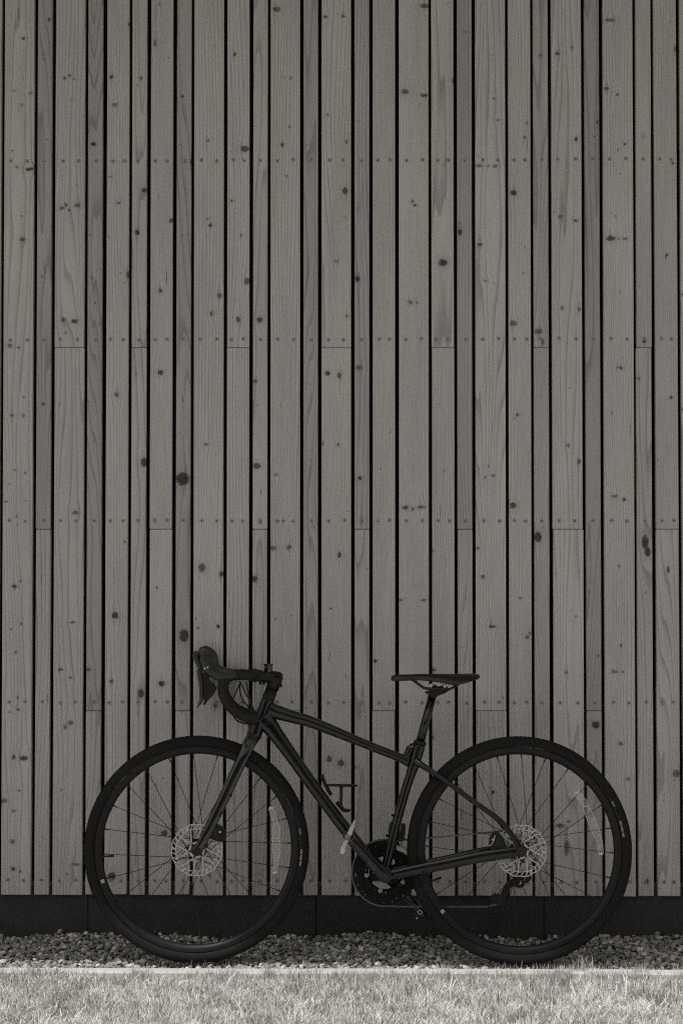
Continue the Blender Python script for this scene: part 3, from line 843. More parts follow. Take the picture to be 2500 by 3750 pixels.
def tyre_w(r):                       # half width of the tyre's sidewall at a radius
    y = math.sqrt(max(0.0, .0175 ** 2 - (r - .3292) ** 2))
    return y + max(0.0, (.3292 - r) / .0136) ** 2 * (.0132 - .0110)
def make_wheel(C, rear, name_label, parent, xf, print_a0, print_a1, valve_deg, sticker, phase):
    """C: hub centre in the (unturned) bicycle frame; the hub axis runs along y"""
    w = empty('wheel', C, parent)
    if xf is not None: w.matrix_local = xf @ Matrix.Translation(C)
    w['label'] = name_label
    # tyre
    mb = MB(); rc, tr = .3292, .0175
    prof = []
    for i in range(-12, 13):
        a = R(141) * i / 12
        prof.append((rc + tr * math.cos(a), tyre_w(rc + tr * math.cos(a)) * (1 if i > 0 else -1) if abs(i) > 7 else tr * math.sin(a)))
    mb.lathe((0, 0, 0), prof, 144, 0)
    tyre = mb.build('tyre', M_TYRE, w)
    # tread: low blocks round the outside
    mb = MB()
    for k in range(150):
        for row, off in ((-.62, 0), (-.30, .5), (0, 0), (.30, .5), (.62, 0)):
            a = 2 * math.pi * (k + off) / 150
            rr = tr * 1.012
            pr, py_ = rc + rr * math.cos(row), rr * math.sin(row)
            rad = Vector((math.cos(a), 0, math.sin(a))); tan = Vector((-math.sin(a), 0, math.cos(a)))
            nrm = rad * math.cos(row) + Vector((0, math.sin(row), 0)); sid = nrm.cross(tan)
            c0 = Vector((pr * math.cos(a), py_, pr * math.sin(a)))
            q = [tan * .0045, sid * .0026, -tan * .0045, -sid * .0026]
            mb.add([c0 + p - nrm * .001 for p in q] + [c0 + p * .7 + nrm * .0009 for p in q],
                   [(4, 5, 6, 7), (0, 1, 5, 4), (1, 2, 6, 5), (2, 3, 7, 6), (3, 0, 4, 7)], 0, False)
    tag(mb.build('tread', M_TYRE, w), kind='stuff')
    # rim
    mb = MB()
    mb.lathe((0, 0, 0), [(RIM_OUT - .0005, -.0126), (RIM_OUT - .003, -.0131), (.303, -.0130), (.2955, -.0095), (.2917, -.0045), (RIM_IN, 0),
                         (.2917, .0045), (.2955, .0095), (.303, .0130), (RIM_OUT - .003, .0131), (RIM_OUT - .0005, .0126), (RIM_OUT - .006, .009), (RIM_OUT - .006, -.009)], 144, 0, closed=True)
    mb.build('rim', M_RIM, w)
    # printing on the tyre
    mb = MB()
    def on_tyre(deg, r=.3195, dy=.0004):
        a = R(deg); c, s = math.cos(a), math.sin(a)
        y = -tyre_w(r) - dy
        return Vector((r * c, y, r * s)), Vector((s, 0, -c)), Vector((c, 0, s))
    L = lambda t: print_a0 + (print_a1 - print_a0) * t
    def word(txt, t0, t1, h, wide, shear=0):
        n = len(txt)
        letters(mb, txt, [on_tyre(L(t0 + (t1 - t0) * (i + .5) / n)) for i in range(n)], h, 0, wide, shear)
    word('GIANT', .0, .175, .0060, .62, .25)
    def bar(t0, t1, r0, r1):
        pts = []
        for i in range(7):
            d = L(t0 + (t1 - t0) * i / 6)
            a, _, _ = on_tyre(d, r0); b, _, _ = on_tyre(d, r1); pts += [a, b]
        mb.add(pts, [(2 * i, 2 * i + 1, 2 * i + 3, 2 * i + 2) for i in range(6)], 0, False)
    for r0, r1 in ((.3192, .3206), (.3216, .3230), (.3240, .3254)): bar(.185, .315, r0, r1)
    word('FONDO', .325, .565, .0066, .92)
    word('2', .575, .625, .0066, .92)
    for t0, t1 in ((.64, .745), (.765, .88), (.90, 1.0)): bar(t0, t1, .3196, .3256)
    mb.build('tyre_print', M_PRINT, w)
    # maker's code sticker, left plain
    mb = MB(); a = R(sticker)
    o = Vector((.3035 * math.cos(a), -.0140, .3035 * math.sin(a))); r_ = Vector((math.sin(a), 0, -math.cos(a))); u_ = Vector((math.cos(a), 0, math.sin(a)))
    sq = lambda h, dy: [o + r_ * (x * h) + u_ * (y * h) + Vector((0, dy, 0)) for x, y in ((-1, -1), (1, -1), (1, 1), (-1, 1))]
    mb.add(sq(.0052, 0), [(0, 1, 2, 3)], 0, False); mb.add(sq(.0032, -.0003), [(0, 1, 2, 3)], 1, False)
    mb.build('sticker', [M_STICKER, M_STICKER_IN], w)
    # valve
    mb = MB(); a = R(valve_deg); d = Vector((math.cos(a), 0, math.sin(a)))
    mb.sweep([d * .2935, d * .287, d * .2865, d * .268, d * .2675, d * .257, d * .2565], [.0052, .0052, .0028, .0028, .0040, .0040, .0026], seg=10)
    mb.build('valve', M_PLASTIC, w)
    # hub
    half = .050 if not rear else .071
    fl = (-.026, .034) if not rear else (-.030, .021)
    mb = MB()
    mb.lathe((0, 0, 0), [(.006, -half), (.010, -half), (.0105, -half + .012), (.0165, fl[0] - .006), (.0300, fl[0] - .0016), (.0300, fl[0] + .0016), (.0150, fl[0] + .006),
                         (.0125, 0), (.0150, fl[1] - .006), (.0270, fl[1] - .0016), (.0270, fl[1] + .0016), (.0150, fl[1] + .005), (.012, half - .012), (.010, half), (.006, half)], 32, 0)
    mb.build('hub', M_DARKMETAL, w)
    # 24 spokes, two cross
    pat = (1, 1, -1, -1)
    for k in range(24):
        a = R(phase + 15 * k); sgn = pat[k % 4]
        fy = fl[k % 2]; rf = .0285 if k % 2 == 0 else .0255
        ha = a + sgn * R(62)
        H = Vector((rf * math.cos(ha), fy + (.0015 if k % 4 < 2 else -.0015), rf * math.sin(ha)))
        E = Vector((RIM_IN * math.cos(a), .0015 * (-1 if k % 2 == 0 else 1), RIM_IN * math.sin(a)))
        D = (H - E).normalized()
        mb = MB()
        mb.sweep([E - D * .004, E + D * .013, E + D * .0135, H], [.0022, .0020, .0010, .0010], seg=6)
        mb.build('spoke', M_SPOKE, w)
    # disc rotor
    mb = MB(); ry = -.0415 if not rear else -.0495
    ro = lambda a: .0800 - .0022 * (.5 + .5 * math.cos(12 * a + .4)) ** 2
    mb.ring((0, ry, 0), lambda a: ro(a) - .0030, ro, -.0009, .0009, 144)
    ri = lambda a: .0658 + .0010 * math.cos(6 * a)
    mb.ring((0, ry, 0), lambda a: ri(a) - .0024, ri, -.00085, .00085, 144)
    def strut(r0, a0, r1, a1, wd, t=.0007):
        p, q = Vector((r0 * math.cos(a0), 0, r0 * math.sin(a0))), Vector((r1 * math.cos(a1), 0, r1 * math.sin(a1)))
        d_ = (q - p).normalized(); n_ = Vector((-d_.z, 0, d_.x)) * wd / 2
        mb.plate([((p + n_).x, (p + n_).z), ((q + n_).x, (q + n_).z), ((q - n_).x, (q - n_).z), ((p - n_).x, (p - n_).z)], ry - t, ry + t)
    for k in range(30):
        a = 2 * math.pi * k / 30
        strut(.0640, a, .0782, a - .13, .0052 if k % 5 == 0 else .0028)
    mb.ring((0, ry, 0), .0185, .0255, -.0008, .0008, 60)
    for k in range(6):
        a = 2 * math.pi * k / 6 + .2
        strut(.0235, a + .05, .0648, a - .42, .0038); strut(.0250, a + .12, .0650, a + .18, .0034, .00065)
        strut(.034, a - .12, .036, a + .14, .003, .0006)
        strut(.0475, a - .24, .0655, a - .02, .0026, .00055)
    ro_o = mb.build('disc_rotor', M_STEEL, w)
    mb = MB()
    for k in range(6):
        a = 2 * math.pi * k / 6 + .2
        mb.lathe((.0222 * math.cos(a), ry, .0222 * math.sin(a)), [(0, -.0030), (.0030, -.0030), (.0036, -.0012), (.0036, .002)], 10)
    mb.lathe((0, ry, 0), [(.0115, -.006), (.0165, -.004), (.0180, .001), (.0180, .006)], 30)
    mb.build('rotor_lockring', M_DARKMETAL, w)
    return w

FA, RA = V(721.5, 3108.5), U(1901, 3112)
FA.y = RA.y = 0
fw = make_wheel(FA, False, 'front wheel turned slightly towards the camera', bike, M_ST, 15.6, -9.4, 184.6, 198.5, 3.0)
rw = make_wheel(RA, True, 'rear wheel with cassette and chain', bike, None, 32.0, 7.0, 199.5, 218.0, -2.0)

# clear reflectors clipped between the spokes
def reflector(wheel, pts, w_, F, C):
    """pts: (px, py) along the strip, w_: half widths in metres"""
    mb = MB()
    P = [F(x, y, -.004) - C for x, y in pts]
    secs = []
    n = len(P)
    for i, p in enumerate(P):
        t = (P[min(n - 1, i + 1)] - P[max(0, i - 1)]).normalized(); nn = Vector((-t.z, 0, t.x))
        secs.append((p, nn * w_[i]))
    v = []
    for p, nn in secs:
        for y in (-.0045, .0035): v += [p - nn + Vector((0, y, 0)), p + nn + Vector((0, y, 0))]
    f = [(0, 1, 3, 2), (4 * (n - 1), 4 * (n - 1) + 2, 4 * (n - 1) + 3, 4 * (n - 1) + 1)]
    for i in range(n - 1):
        a, b = 4 * i, 4 * i + 4
        f += [(a, b, b + 1, a + 1), (a + 2, a + 3, b + 3, b + 2), (a, a + 2, b + 2, b), (a + 1, b + 1, b + 3, a + 3)]
    mb.add(v, f, 0, False)
    for sd_ in (-1, 1):
        mb.sweep([p + nn * sd_ + Vector((0, -.0045, 0)) for p, nn in secs], .0009, seg=6, m=1)
    for i in (2, 5): mb.sweep([secs[i][0] - secs[i][1] + Vector((0, -.0045, 0)), secs[i][0] + secs[i][1] + Vector((0, -.0045, 0))], .0009, seg=6, m=1)
    mb.lathe(secs[n // 2][0] + (secs[n // 2 - 1][0] - secs[n // 2][0]) * .5 + Vector((0, -.0047, 0)), [(.0055, 0), (.0055, -.0008), (.0048, -.0008), (.0048, 0)], 20, 1)
    for p in (P[0], P[-1]):
        mb.box(p + Vector((0, -.001, 0)), (.014, .011, .0075), m=1, bevel=.002)
    o = mb.build('reflector', [M_CLEAR, M_CLEAR_EDGE], wheel); return o
reflector(fw, [(992, 2960), (1004, 3000), (1010, 3018), (1011, 3035), (1013, 3120), (1013, 3140), (1010, 3160), (1005, 3197)],
          [.008, .006, .007, .0115, .0115, .009, .005, .007], V, FA)
reflector(rw, [(2110, 2905), (2138, 2938), (2144, 2953), (2150, 2970), (2178, 3040), (2186, 3062), (2196, 3085), (2198, 3128)],
          [.009, .008, .008, .0115, .0115, .010, .007, .008], U, RA)

# cassette
mb = MB(); y0 = .0245
for i, z in enumerate((28, 25, 23, 21, 19, 17, 15, 14, 13, 12, 11)):
    r = z * .0127 / (2 * math.pi); yy = y0 + i * .0036
    tooth = lambda a, z=z, r=r: r + .0026 * max(-.6, math.cos(z * a))
    if i < 2:
        mb.ring((0, yy, 0), r - .011, tooth, -.0008, .0008, z * 4)
        for k in range(6):
            a = k * math.pi / 3
            mb.box((.045 * math.cos(a) * r / .0687, yy + .0009, .045 * math.sin(a) * r / .0687), (.036 * r / .0687, .0014, .006), rot=Matrix.Rotation(-a, 3, 'Y'))
    else: mb.ring((0, yy, 0), .018, tooth, -.0008, .0008, z * 4)
mb.build('cassette', M_STEEL, rw)

# frame tubes
BB = U(1408, 3196); BB.y = 0
mb = MB()
ht0, ht1 = ST0 - AX * .004, ST1 + AX * .002
mb.sweep([ht0, ht0.lerp(ht1, .25), ht0.lerp(ht1, .7), ht1], [.0235, .0215, .0195, .0195], seg=24, dense=4)
mb.sweep([ht0 - AX * .004, ht0 - AX * .001, ht0 + AX * .001], [.0235, .0245, .0238], seg=24)
frame = part(mb, 'frame', M_PAINT)
mb = MB()   # top tube
mb.sweep([U(985, 2598), U(1012, 2608), U(1080, 2629), U(1150, 2649), U(1350, 2731), U(1450, 2770), U(1498, 2789)], [.027, .0225, .0195, .0178, .0135, .0135, .018], [.021, .02, .019, .018, .016, .015, .014], seg=20, side=(0, 1, 0), dense=4, power=2.6)
part(mb, 'top_tube', M_PAINT, frame)
mb = MB()   # down tube
mb.sweep([U(962, 2628), U(990, 2662), U(1020, 2703), U(1072, 2775), U(1170, 2912), U(1300, 3083), U(1375, 3168), BB], [.033, .027, .0235, .0208, .0192, .0195, .0205, .022], [.022, .024, .024, .024, .024, .026, .032, .036], seg=24, side=(0, 1, 0), dense=4, power=3.0)
part(mb, 'down_tube', M_PAINT, frame)
mb = MB()   # seat tube
mb.sweep([U(1536, 2729), U(1526, 2765), U(1515, 2800), U(1499, 2850), U(1483, 2900), U(1447, 3030), U(1418, 3155), BB + Vector((0, 0, .004))], [.0185, .0185, .0175, .0150, .0146, .0146, .0150, .018], [.0175, .0175, .0175, .0160, .016, .018, .022, .024], seg=20, side=(0, 1, 0), dense=4)
mb.sweep([U(1486, 2779), U(1493, 2762), U(1501, 2742), U(1504, 2735)], [.009, .013, .012, .0105], [.012, .013, .013, .012], seg=14, side=(0, 1, 0), dense=3)
part(mb, 'seat_tube', M_PAINT, frame)
mb = MB()   # bottom bracket shell
mb.lathe(BB, [(.012, -.043), (.0195, -.043), (.0215, -.040), (.0225, 0), (.0215, .040), (.0195, .043), (.012, .043)], 28)
part(mb, 'bottom_bracket', M_PAINT, frame)
for sgn in (-1, 1):
    def S(px, py, w):                      # measured on the near side, mirrored for the far one
        q = U(px, py, -w); q.y = sgn * w; return q
    mb = MB()
    mb.sweep([S(1418, 3205, .030), S(1445, 3202, .034), S(1540, 3183, .042), S(1650, 3162, .051), S(1760, 3139, .061), S(1840, 3127, .067), S(1890, 3120, .068), S(1906, 3119, .068)],
             [.014, .0150, .0165, .0170, .0168, .0160, .0155, .0130], [.010, .010, .009, .009, .0085, .0075, .006, .005], seg=18, side=(0, 1, 0), dense=4, power=2.8)
    part(mb, 'chain_stay', M_PAINT, frame)
    mb = MB()
    mb.sweep([S(1520, 2785, .010), S(1545, 2804, .022), S(1600, 2840, .034), S(1659, 2881, .044), S(1736, 2938, .054), S(1812, 2992, .062), S(1848, 3025, .065), S(1880, 3068, .067), S(1904, 3105, .068)],
             [.013, .0098, .0083, .0080, .0080, .0084, .0085, .0086, .010], [.010, .0085, .0075, .0070, .0068, .0065, .006, .0055, .005], seg=16, side=(0, 1, 0), dense=4)
    part(mb, 'seat_stay', M_PAINT, frame)
mb = MB()   # thru axle end and dropout
q = U(1905, 3119, -.074)
mb.lathe(q, [(0, -.004), (.004, -.004), (.005, -.007), (.0125, -.006), (.0140, -.001), (.0140, .006)], 26)
part(mb, 'rear_axle', M_DARKMETAL)

# seat post, clamp and saddle
mb = MB()
sp0, sp1 = U(1530, 2748), U(1583, 2548)
mb.sweep([sp0, sp1], .0135, seg=22)
mb.sweep([sp1, U(1587, 2533), U(1590, 2522)], [.0142, .0142, .011], seg=18)
part(mb, 'seat_post', M_PAINT)
mb = MB()
c = U(1537, 2722); ax = (sp1 - sp0).normalized()
mb.sweep([c - ax * .005, c + ax * .006], .0200, seg=22)
mb.sweep([U(1498, 2729), U(1512, 2727), U(1524, 2723)], [.003, .0045, .007], [.006, .007, .008], seg=10, side=(0, 1, 0))
mb.box(U(1552, 2719), (.008, .012, .012), bevel=.002)
part(mb, 'seat_clamp', M_PLASTIC)
st = [  # px, top py, bottom py, half width mm, wing
    (1431, 2482, 2490, 4), (1436, 2475, 2494, 10), (1447, 2472, 2495, 15), (1470, 2470.5, 2494, 17), (1492, 2470, 2493, 18), (1515, 2469, 2491, 19), (1545, 2468, 2492, 22),
    (1573, 2468, 2494, 27), (1612, 2468, 2499, 38), (1647, 2468, 2505, 52), (1672, 2468, 2509, 62), (1690, 2468, 2505, 67), (1708, 2467.5, 2500, 70), (1730, 2467, 2493, 68), (1745, 2468, 2488, 58), (1753, 2472, 2483, 42), (1755.5, 2476, 2480, 20)]
mb = MB(); v, f = [], []
prof = []
for i in range(25):
    a = math.pi * i / 24
    prof.append((-math.cos(a), math.sin(a)))
for px, pt, pb, hw in st:
    t_, b_ = U(px, pt), U(px, pb, -hw * .001 * .8)
    hh = max(.002, t_.z - b_.z)
    for (cx, sz) in prof:
        e = abs(cx)
        zt = t_.z - hh * (e ** 3.2)
        v.append(Vector((t_.x, cx * hw * .001 * (1 - .06 * e ** 6), zt)))
    v.append(Vector((t_.x, hw * .00045, t_.z - hh * .42))); v.append(Vector((t_.x, -hw * .00045, t_.z - hh * .42)))
n = 27
for i in range(len(st) - 1):
    for k in range(n): f.append((i * n + k, i * n + (k + 1) % n, (i + 1) * n + (k + 1) % n, (i + 1) * n + k))
f.append(tuple(range(n))); f.append(tuple((len(st) - 1) * n + k for k in range(n))[::-1])
mb.add(v, f, 0, True)
saddle = part(mb, 'saddle', M_SADDLE)
for sgn in (-1, 1):
    mb = MB()
    pts = []
    for px, py in ((1500, 2484), (1513, 2490), (1532, 2505), (1553, 2519), (1575, 2523), (1610, 2523), (1645, 2524), (1660, 2518), (1675, 2508), (1692, 2500)):
        q = U(px, py, -.022); q.y = sgn * .022; pts.append(q)
    mb.sweep(pts, .0037, seg=10, dense=3)
    part(mb, 'saddle_rail', M_DARKMETAL, saddle)
mb = MB()
mb.plate([((U(x, y)).x, (U(x, y)).z) for x, y in ((1580, 2510), (1592, 2508), (1602, 2515), (1614, 2512), (1624, 2506), (1634, 2508), (1637, 2518), (1642, 2530), (1628, 2540), (1606, 2548), (1594, 2556), (1582, 2556), (1572, 2548), (1556, 2538), (1557, 2532), (1577, 2530))], -.019, .019)
for px, py in ((1577, 2511.5), (1628, 2512.5)):
    mb.lathe(U(px, py, -.024), [(0, -.003), (.0045, -.0035), (.0058, -.001), (.0058, .006)], 14, 1)
mb.lathe(U(1561, 2541, -.012), [(0, -.003), (.003, -.003), (.004, .006)], 12, 1)
part(mb, 'saddle_clamp', [M_PLASTIC, M_STEEL])

# fork
mb = MB()
cr = V(921, 2708)
mb.sweep([ST0 - AX * .002, V(927, 2700), V(921, 2716)], [.0235, .0225, .020], seg=22, dense=3)
fork = part(mb, 'fork', M_CARBON, None, True)
for sgn in (-1, 1):
    def Fk(px, py, w):
        q = V(px, py, -w); q.y = sgn * w; return q
    mb = MB()
    mb.sweep([Fk(927, 2700, .010), Fk(914, 2722, .026), Fk(896, 2761, .037), Fk(874, 2809, .042), Fk(830, 2905, .046), Fk(798, 2972, .049), Fk(766, 3037, .0515), Fk(735, 3095, .053), Fk(722, 3114, .053), Fk(717, 3122, .053)],
             [.021, .0200, .0182, .0172, .0162, .0153, .0148, .0142, .0135, .009], [.014, .0135, .012, .0105, .0095, .009, .0085, .0075, .0065, .005], seg=20, side=(0, 1, 0), dense=4, power=2.5)
    part(mb, 'fork_leg', M_CARBON, fork, False)
mb = MB(); q = V(723, 3117, -.060)
mb.lathe(q, [(0, -.001), (.0045, -.001), (.0055, -.002), (.0095, -.001), (.0100, .004)], 20)
part(mb, 'front_axle', M_PLASTIC, None, True)
for a, b, r_ in (((843, 2912, -.052), (847, 2918, -.054), .0045), ((803, 2990, -.058), (812, 2978, -.058), .0028)):
    mb = MB(); mb.sweep([V(*a), V(*b)], [r_, r_ * .8], seg=8)
    part(mb, 'hose_guide', M_PLASTIC, None, True)

# brake calipers
mb = MB()
def plateV(F, pts, y0, y1, m=0):
    mb.plate([(F(x, y, y0).x, F(x, y, y0).z) for x, y in pts], y0, y1, m)
plateV(V, [(783, 3020), (790, 3012), (800, 3022), (812, 3027), (822, 3036), (824, 3056), (828, 3066), (825, 3078), (810, 3085), (795, 3082), (780, 3076), (762, 3070), (768, 3058), (776, 3040)], -.052, -.034)
plateV(V, [(782, 3034), (800, 3032), (806, 3074), (790, 3077), (776, 3068)], -.0555, -.030)
for i in range(4): mb.box(V(816 + i * 2, 3040 + i * 6, -.043), (.012, .022, .003), rot=Matrix.Rotation(R(12), 3, 'Y'))
mb.lathe(V(805.5, 3048, -.0545), [(0, -.002), (.0035, -.002), (.004, .002)], 10, 1)
mb.sweep([V(758, 3106, -.05), V(755, 3098, -.05), V(757, 3088, -.05)], .005, seg=8)
line_text(mb, 'SHIMANO', V(784, 3040, -.0562), V(793, 3072, -.0562), (0, -1, 0), .0022, 2)
part(mb, 'front_caliper', [M_PLASTIC, M_STEEL, M_PRINT], None, True)
mb = MB()
plateV(U, [(1796, 3118), (1790, 3096), (1794, 3072), (1800, 3056), (1812, 3045), (1822, 3046), (1832, 3056), (1846, 3072), (1852, 3100), (1850, 3110), (1826, 3112), (1800, 3120)], -.066, -.044)
plateV(U, [(1806, 3106), (1812, 3080), (1826, 3060), (1838, 3074), (1844, 3102)], -.0690, -.046)
for i in range(4): mb.box(U(1794 + i * 3.5, 3074 - i * 5, -.055), (.010, .022, .0028), rot=Matrix.Rotation(R(35), 3, 'Y'))
mb.sweep([U(1790, 3098, -.066), U(1800, 3093, -.067), U(1807, 3080, -.0675), U(1812, 3060, -.067)], .0016, seg=6, m=1, dense=3)
mb.lathe(U(1804, 3076, -.067), [(0, -.002), (.0032, -.002), (.0036, .002)], 10, 1)
line_text(mb, 'SHIMANO', U(1814, 3098, -.0694), U(1832, 3076, -.0694), (0, -1, 0), .0022, 2)
part(mb, 'rear_caliper', [M_PLASTIC, M_STEEL, M_PRINT])

# stem, spacers, bell
mb = MB()
top = ST1 + AX * .078
mb.sweep([ST1 + AX * .001, ST1 + AX * .006, ST1 + AX * .035], [.0205, .0200, .0185], seg=22)
mb.sweep([ST1 + AX * .035, ST1 + AX * .079], .0205, seg=22)
bar = V(930, 2474)
mid = V(1006, 2482)
mb.sweep([V(950, 2477), V(975, 2479), V(1000, 2481), V(1020, 2484), V(1030, 2488)], [.0185, .0180, .0200, .0200, .013], [.021, .019, .019, .018, .015], seg=20, side=(0, 1, 0), dense=3)
mb.box(V(1026, 2511, -.001), (.012, .034, .012), bevel=.003)
for px, py in ((953, 2503), (966, 2504)): mb.lathe(V(px, py, -.013), [(0, -.004), (.0045, -.004), (.005, .004)], 12)
mb.lathe(V(1022, 2513, -.018), [(0, -.003), (.004, -.003), (.0045, .003)], 12)
part(mb, 'stem', M_PLASTIC, None, True)
mb = MB()   # bar clamp face plate
mb.sweep([V(932, 2474, -.022), V(932, 2474, .022)], .0215, seg=22)
mb.box(V(947, 2459), (.016, .040, .010), bevel=.003); mb.box(V(947, 2490), (.016, .040, .010), bevel=.003)
part(mb, 'bar_clamp', M_PLASTIC, None, True)
mb = MB()
b0, b1 = V(982, 2461), V(983, 2431)
up = (b1 - b0).normalized(); BL = (b1 - b0).length
mb.sweep([b0 - up * .006, b0 + up * .001, b0 + up * .003, b0 + up * BL * .62, b0 + up * BL * .80, b0 + up * BL * .90, b0 + up * BL * .97, b0 + up * BL],
         [.0125, .0125, .0135, .0128, .0135, .0155, .0162, .0155], seg=24)
part(mb, 'bell', M_CARBON, None, True)

# handlebar with tape, both drops
bars = MB(); ends = []
def bar_pts(sgn):
    def H(px, py, w):
        q = V(px, py, -w); q.y = sgn * w; return q
    base = V(930, 2474); wq = .20
    p = [base + Vector((0, sgn * .03, 0)), base + Vector((0, sgn * .09, 0)), base + Vector((-.001, sgn * .145, 0)), H(924, 2474, .178)]
    p[-1] = base.lerp(p[-1], 1.0)
    return p + [H(905, 2472, .192), H(880, 2471, .197), H(850, 2473, .199), H(832, 2480, .2), H(820, 2496, .2), H(816, 2520, .201), H(820, 2546, .202), H(834, 2575, .204), H(858, 2602, .206), H(890, 2621, .208), H(918, 2631, .210), H(938, 2635, .211)]
for sgn in (-1, 1):
    P = bar_pts(sgn)
    P2, ra, rb = spline(P, [.0185, .0185, .0185, .0180] + [.0165] * (len(P) - 4), [.0165] * len(P), 10)
    # wrapped tape: a small step at each turn
    dist = 0; rr = []
    for i, p in enumerate(P2):
        if i: dist += (p - P2[i - 1]).length
        fr = (dist / .021) % 1.0
        rr.append(ra[i] - .0007 + .0014 * fr - (.0008 if fr < .08 else 0))
    bars.sweep(P2, rr, seg=16)
    t = (P2[-1] - P2[-2]).normalized()
    bars.sweep([P2[-1], P2[-1] + t * .003, P2[-1] + t * .005], [.0165, .0165, .010], seg=16, m=1)
bars.sweep([V(930, 2474) + Vector((0, -.035, 0)), V(930, 2474) + Vector((0, .035, 0))], .0158, seg=16, m=1)
part(bars, 'handlebar', [M_TAPE, M_PLASTIC], None, True)

# brake hoods and levers
def zo(x, y): return (650 + x / 3.136, 2330 + y / 3.136)
for sgn in (-1, 1):
    def Z(x, y, w):
        px, py = zo(x, y); q = V(px, py, -w); q.y = sgn * w; return q
    k = SC / 3.136
    mb = MB()
    hood = [(668, 436, 52, 16), (620, 440, 62, 17.5), (560, 440, 76, 18), (490, 432, 84, 17.5), (430, 405, 86, 17), (385, 365, 92, 17), (362, 318, 98, 17), (348, 268, 106, 17.5), (330, 225, 108, 17.5), (300, 192, 88, 16.5), (262, 176, 56, 13), (240, 170, 26, 8)]
    mb.sweep([Z(x, y, .200) for x, y, a, b in hood], [a * k for x, y, a, b in hood], [b * .001 for x, y, a, b in hood], seg=22, side=(0, 1, 0), dense=4, power=2.4)
    if sgn < 0: line_text(mb, 'SHIMANO', Z(498, 415, .2192), Z(612, 402, .2196), (0, -1, 0), .0040, 1)
    hd = part(mb, 'brake_hood', [M_HOOD, flat('embossed_rubber', .055, .5)], None, True)
    mb = MB()   # front cap of the hood, a smoother plastic piece
    mb.sweep([Z(232, 178, .2), Z(214, 205, .2), Z(210, 240, .2), Z(222, 280, .2), Z(244, 325, .2), Z(258, 380, .2)], [26 * k, 34 * k, 36 * k, 30 * k, 26 * k, 20 * k], [.012, .0145, .0145, .013, .011, .009], seg=16, side=(0, 1, 0), dense=3)
    mb.lathe(Z(345, 357, .217), [(0, -.001), (.003, -.001), (.0036, .004)], 10, 1)
    mb.lathe(Z(312, 372, .2165), [(0, -.001), (.003, -.001), (.0036, .004)], 10, 1)
    part(mb, 'lever_cap', [M_HOOD, M_STEEL], None, True)
    mb = MB()
    lv = [(238, 382, 26), (244, 420, 26), (252, 470, 28), (262, 530, 30), (268, 600, 26), (268, 680, 22), (264, 735, 18), (250, 775, 14), (235, 805, 14), (230, 822, 9)]
    mb.sweep([Z(x, y, .203) for x, y, a in lv], [a * k * .85 for x, y, a in lv], [.0062, .0065, .0065, .007, .007, .0068, .0065, .006, .0055, .004], seg=14, side=(0, 1, 0), dense=3)
    part(mb, 'brake_lever', M_LEVER, None, True)
    mb = MB()
    poly = [(288, 440), (340, 455), (352, 520), (398, 552), (440, 600), (432, 640), (400, 690), (352, 735), (318, 788), (298, 796), (292, 772), (312, 738), (288, 720), (286, 560)]
    Q = [Z(x, y, .196) for x, y in poly]
    mb.plate([(q.x, q.z) for q in Q], min(sgn * .191, sgn * .197), max(sgn * .191, sgn * .197))
    Q = [Z(x, y, .196) for x, y in [(300, 360), (345, 380), (350, 470), (300, 470)]]
    mb.plate([(q.x, q.z) for q in Q], min(sgn * .187, sgn * .205), max(sgn * .187, sgn * .205))
    part(mb, 'shift_paddle', M_PLASTIC, None, True)

# hoses and cables at the front
mb = MB()
def cab(pts, r=.0023):
    mb.sweep([V(*zo(x, y), w) for x, y, w in pts], r, seg=8, dense=5)
cab([(715, 520, .10), (760, 610, .07), (815, 720, .03), (850, 820, -.005), (868, 880, -.02)])
cab([(712, 560, .13), (722, 660, .10), (750, 740, .06), (800, 800, .02), (860, 880, -.01)])
cab([(790, 520, .02), (800, 600, .02), (835, 740, .0), (880, 870, -.01)])
cab([(720, 540, -.18), (690, 600, -.19), (650, 690, -.195), (640, 715, -.2)])
cab([(636, 870, -.19), (648, 930, -.17), (690, 975, -.12), (760, 1000, -.06), (830, 1010, -.035), (890, 1012, -.028)], .0027)
part(mb, 'cable', M_PLASTIC, None, True)
mb = MB()
mb.box(U(*zo(1010, 1008), -.024), (.020, .006, .006), rot=Matrix.Rotation(R(25), 3, 'Y'), bevel=.002)
part(mb, 'cable_port', M_PLASTIC)

# crankset
CR = U(1408, 3197, .045)
mb = MB()
Zt = 50; r = Zt * .0127 / (2 * math.pi)
mb.ring(CR, .076, lambda a: r + .003 * max(-.7, math.cos(Zt * a)), -.0012, .0012, Zt * 6)
mb.ring(CR + Vector((0, -.009, 0)), .0545, lambda a: .0687 + .003 * max(-.7, math.cos(34 * a)), -.0012, .0012, 34 * 6)
mb.ring(CR, .050, .0765, -.004, .0018, 90)
mb.ring(CR, .012, .030, -.004, .004, 60)
for k in range(4):
    a = R(35 + 90 * k + (18 if k % 2 else -12))
    p, q = Vector((math.cos(a), 0, math.sin(a))), Vector((-math.sin(a), 0, math.cos(a)))
    mb.plate([((CR + p * s + q * t).x, (CR + p * s + q * t).z) for s, t in ((.018, .015), (.058, .009), (.058, -.009), (.018, -.015))], CR.y - .003, CR.y + .003)
for k in range(30):
    a = R(k * 12 + random.uniform(-5, 5)); rr_ = random.choice((.0585, .0600, .086, .091))
    hw_ = random.uniform(.0010, .0020)
    mb.box(CR + Vector((rr_ * math.cos(a), -.0042 if rr_ > .07 else -.0108, rr_ * math.sin(a))), (hw_, .0012, hw_ * 2), m=1)
part(mb, 'chainring', [M_RING, M_STEEL])
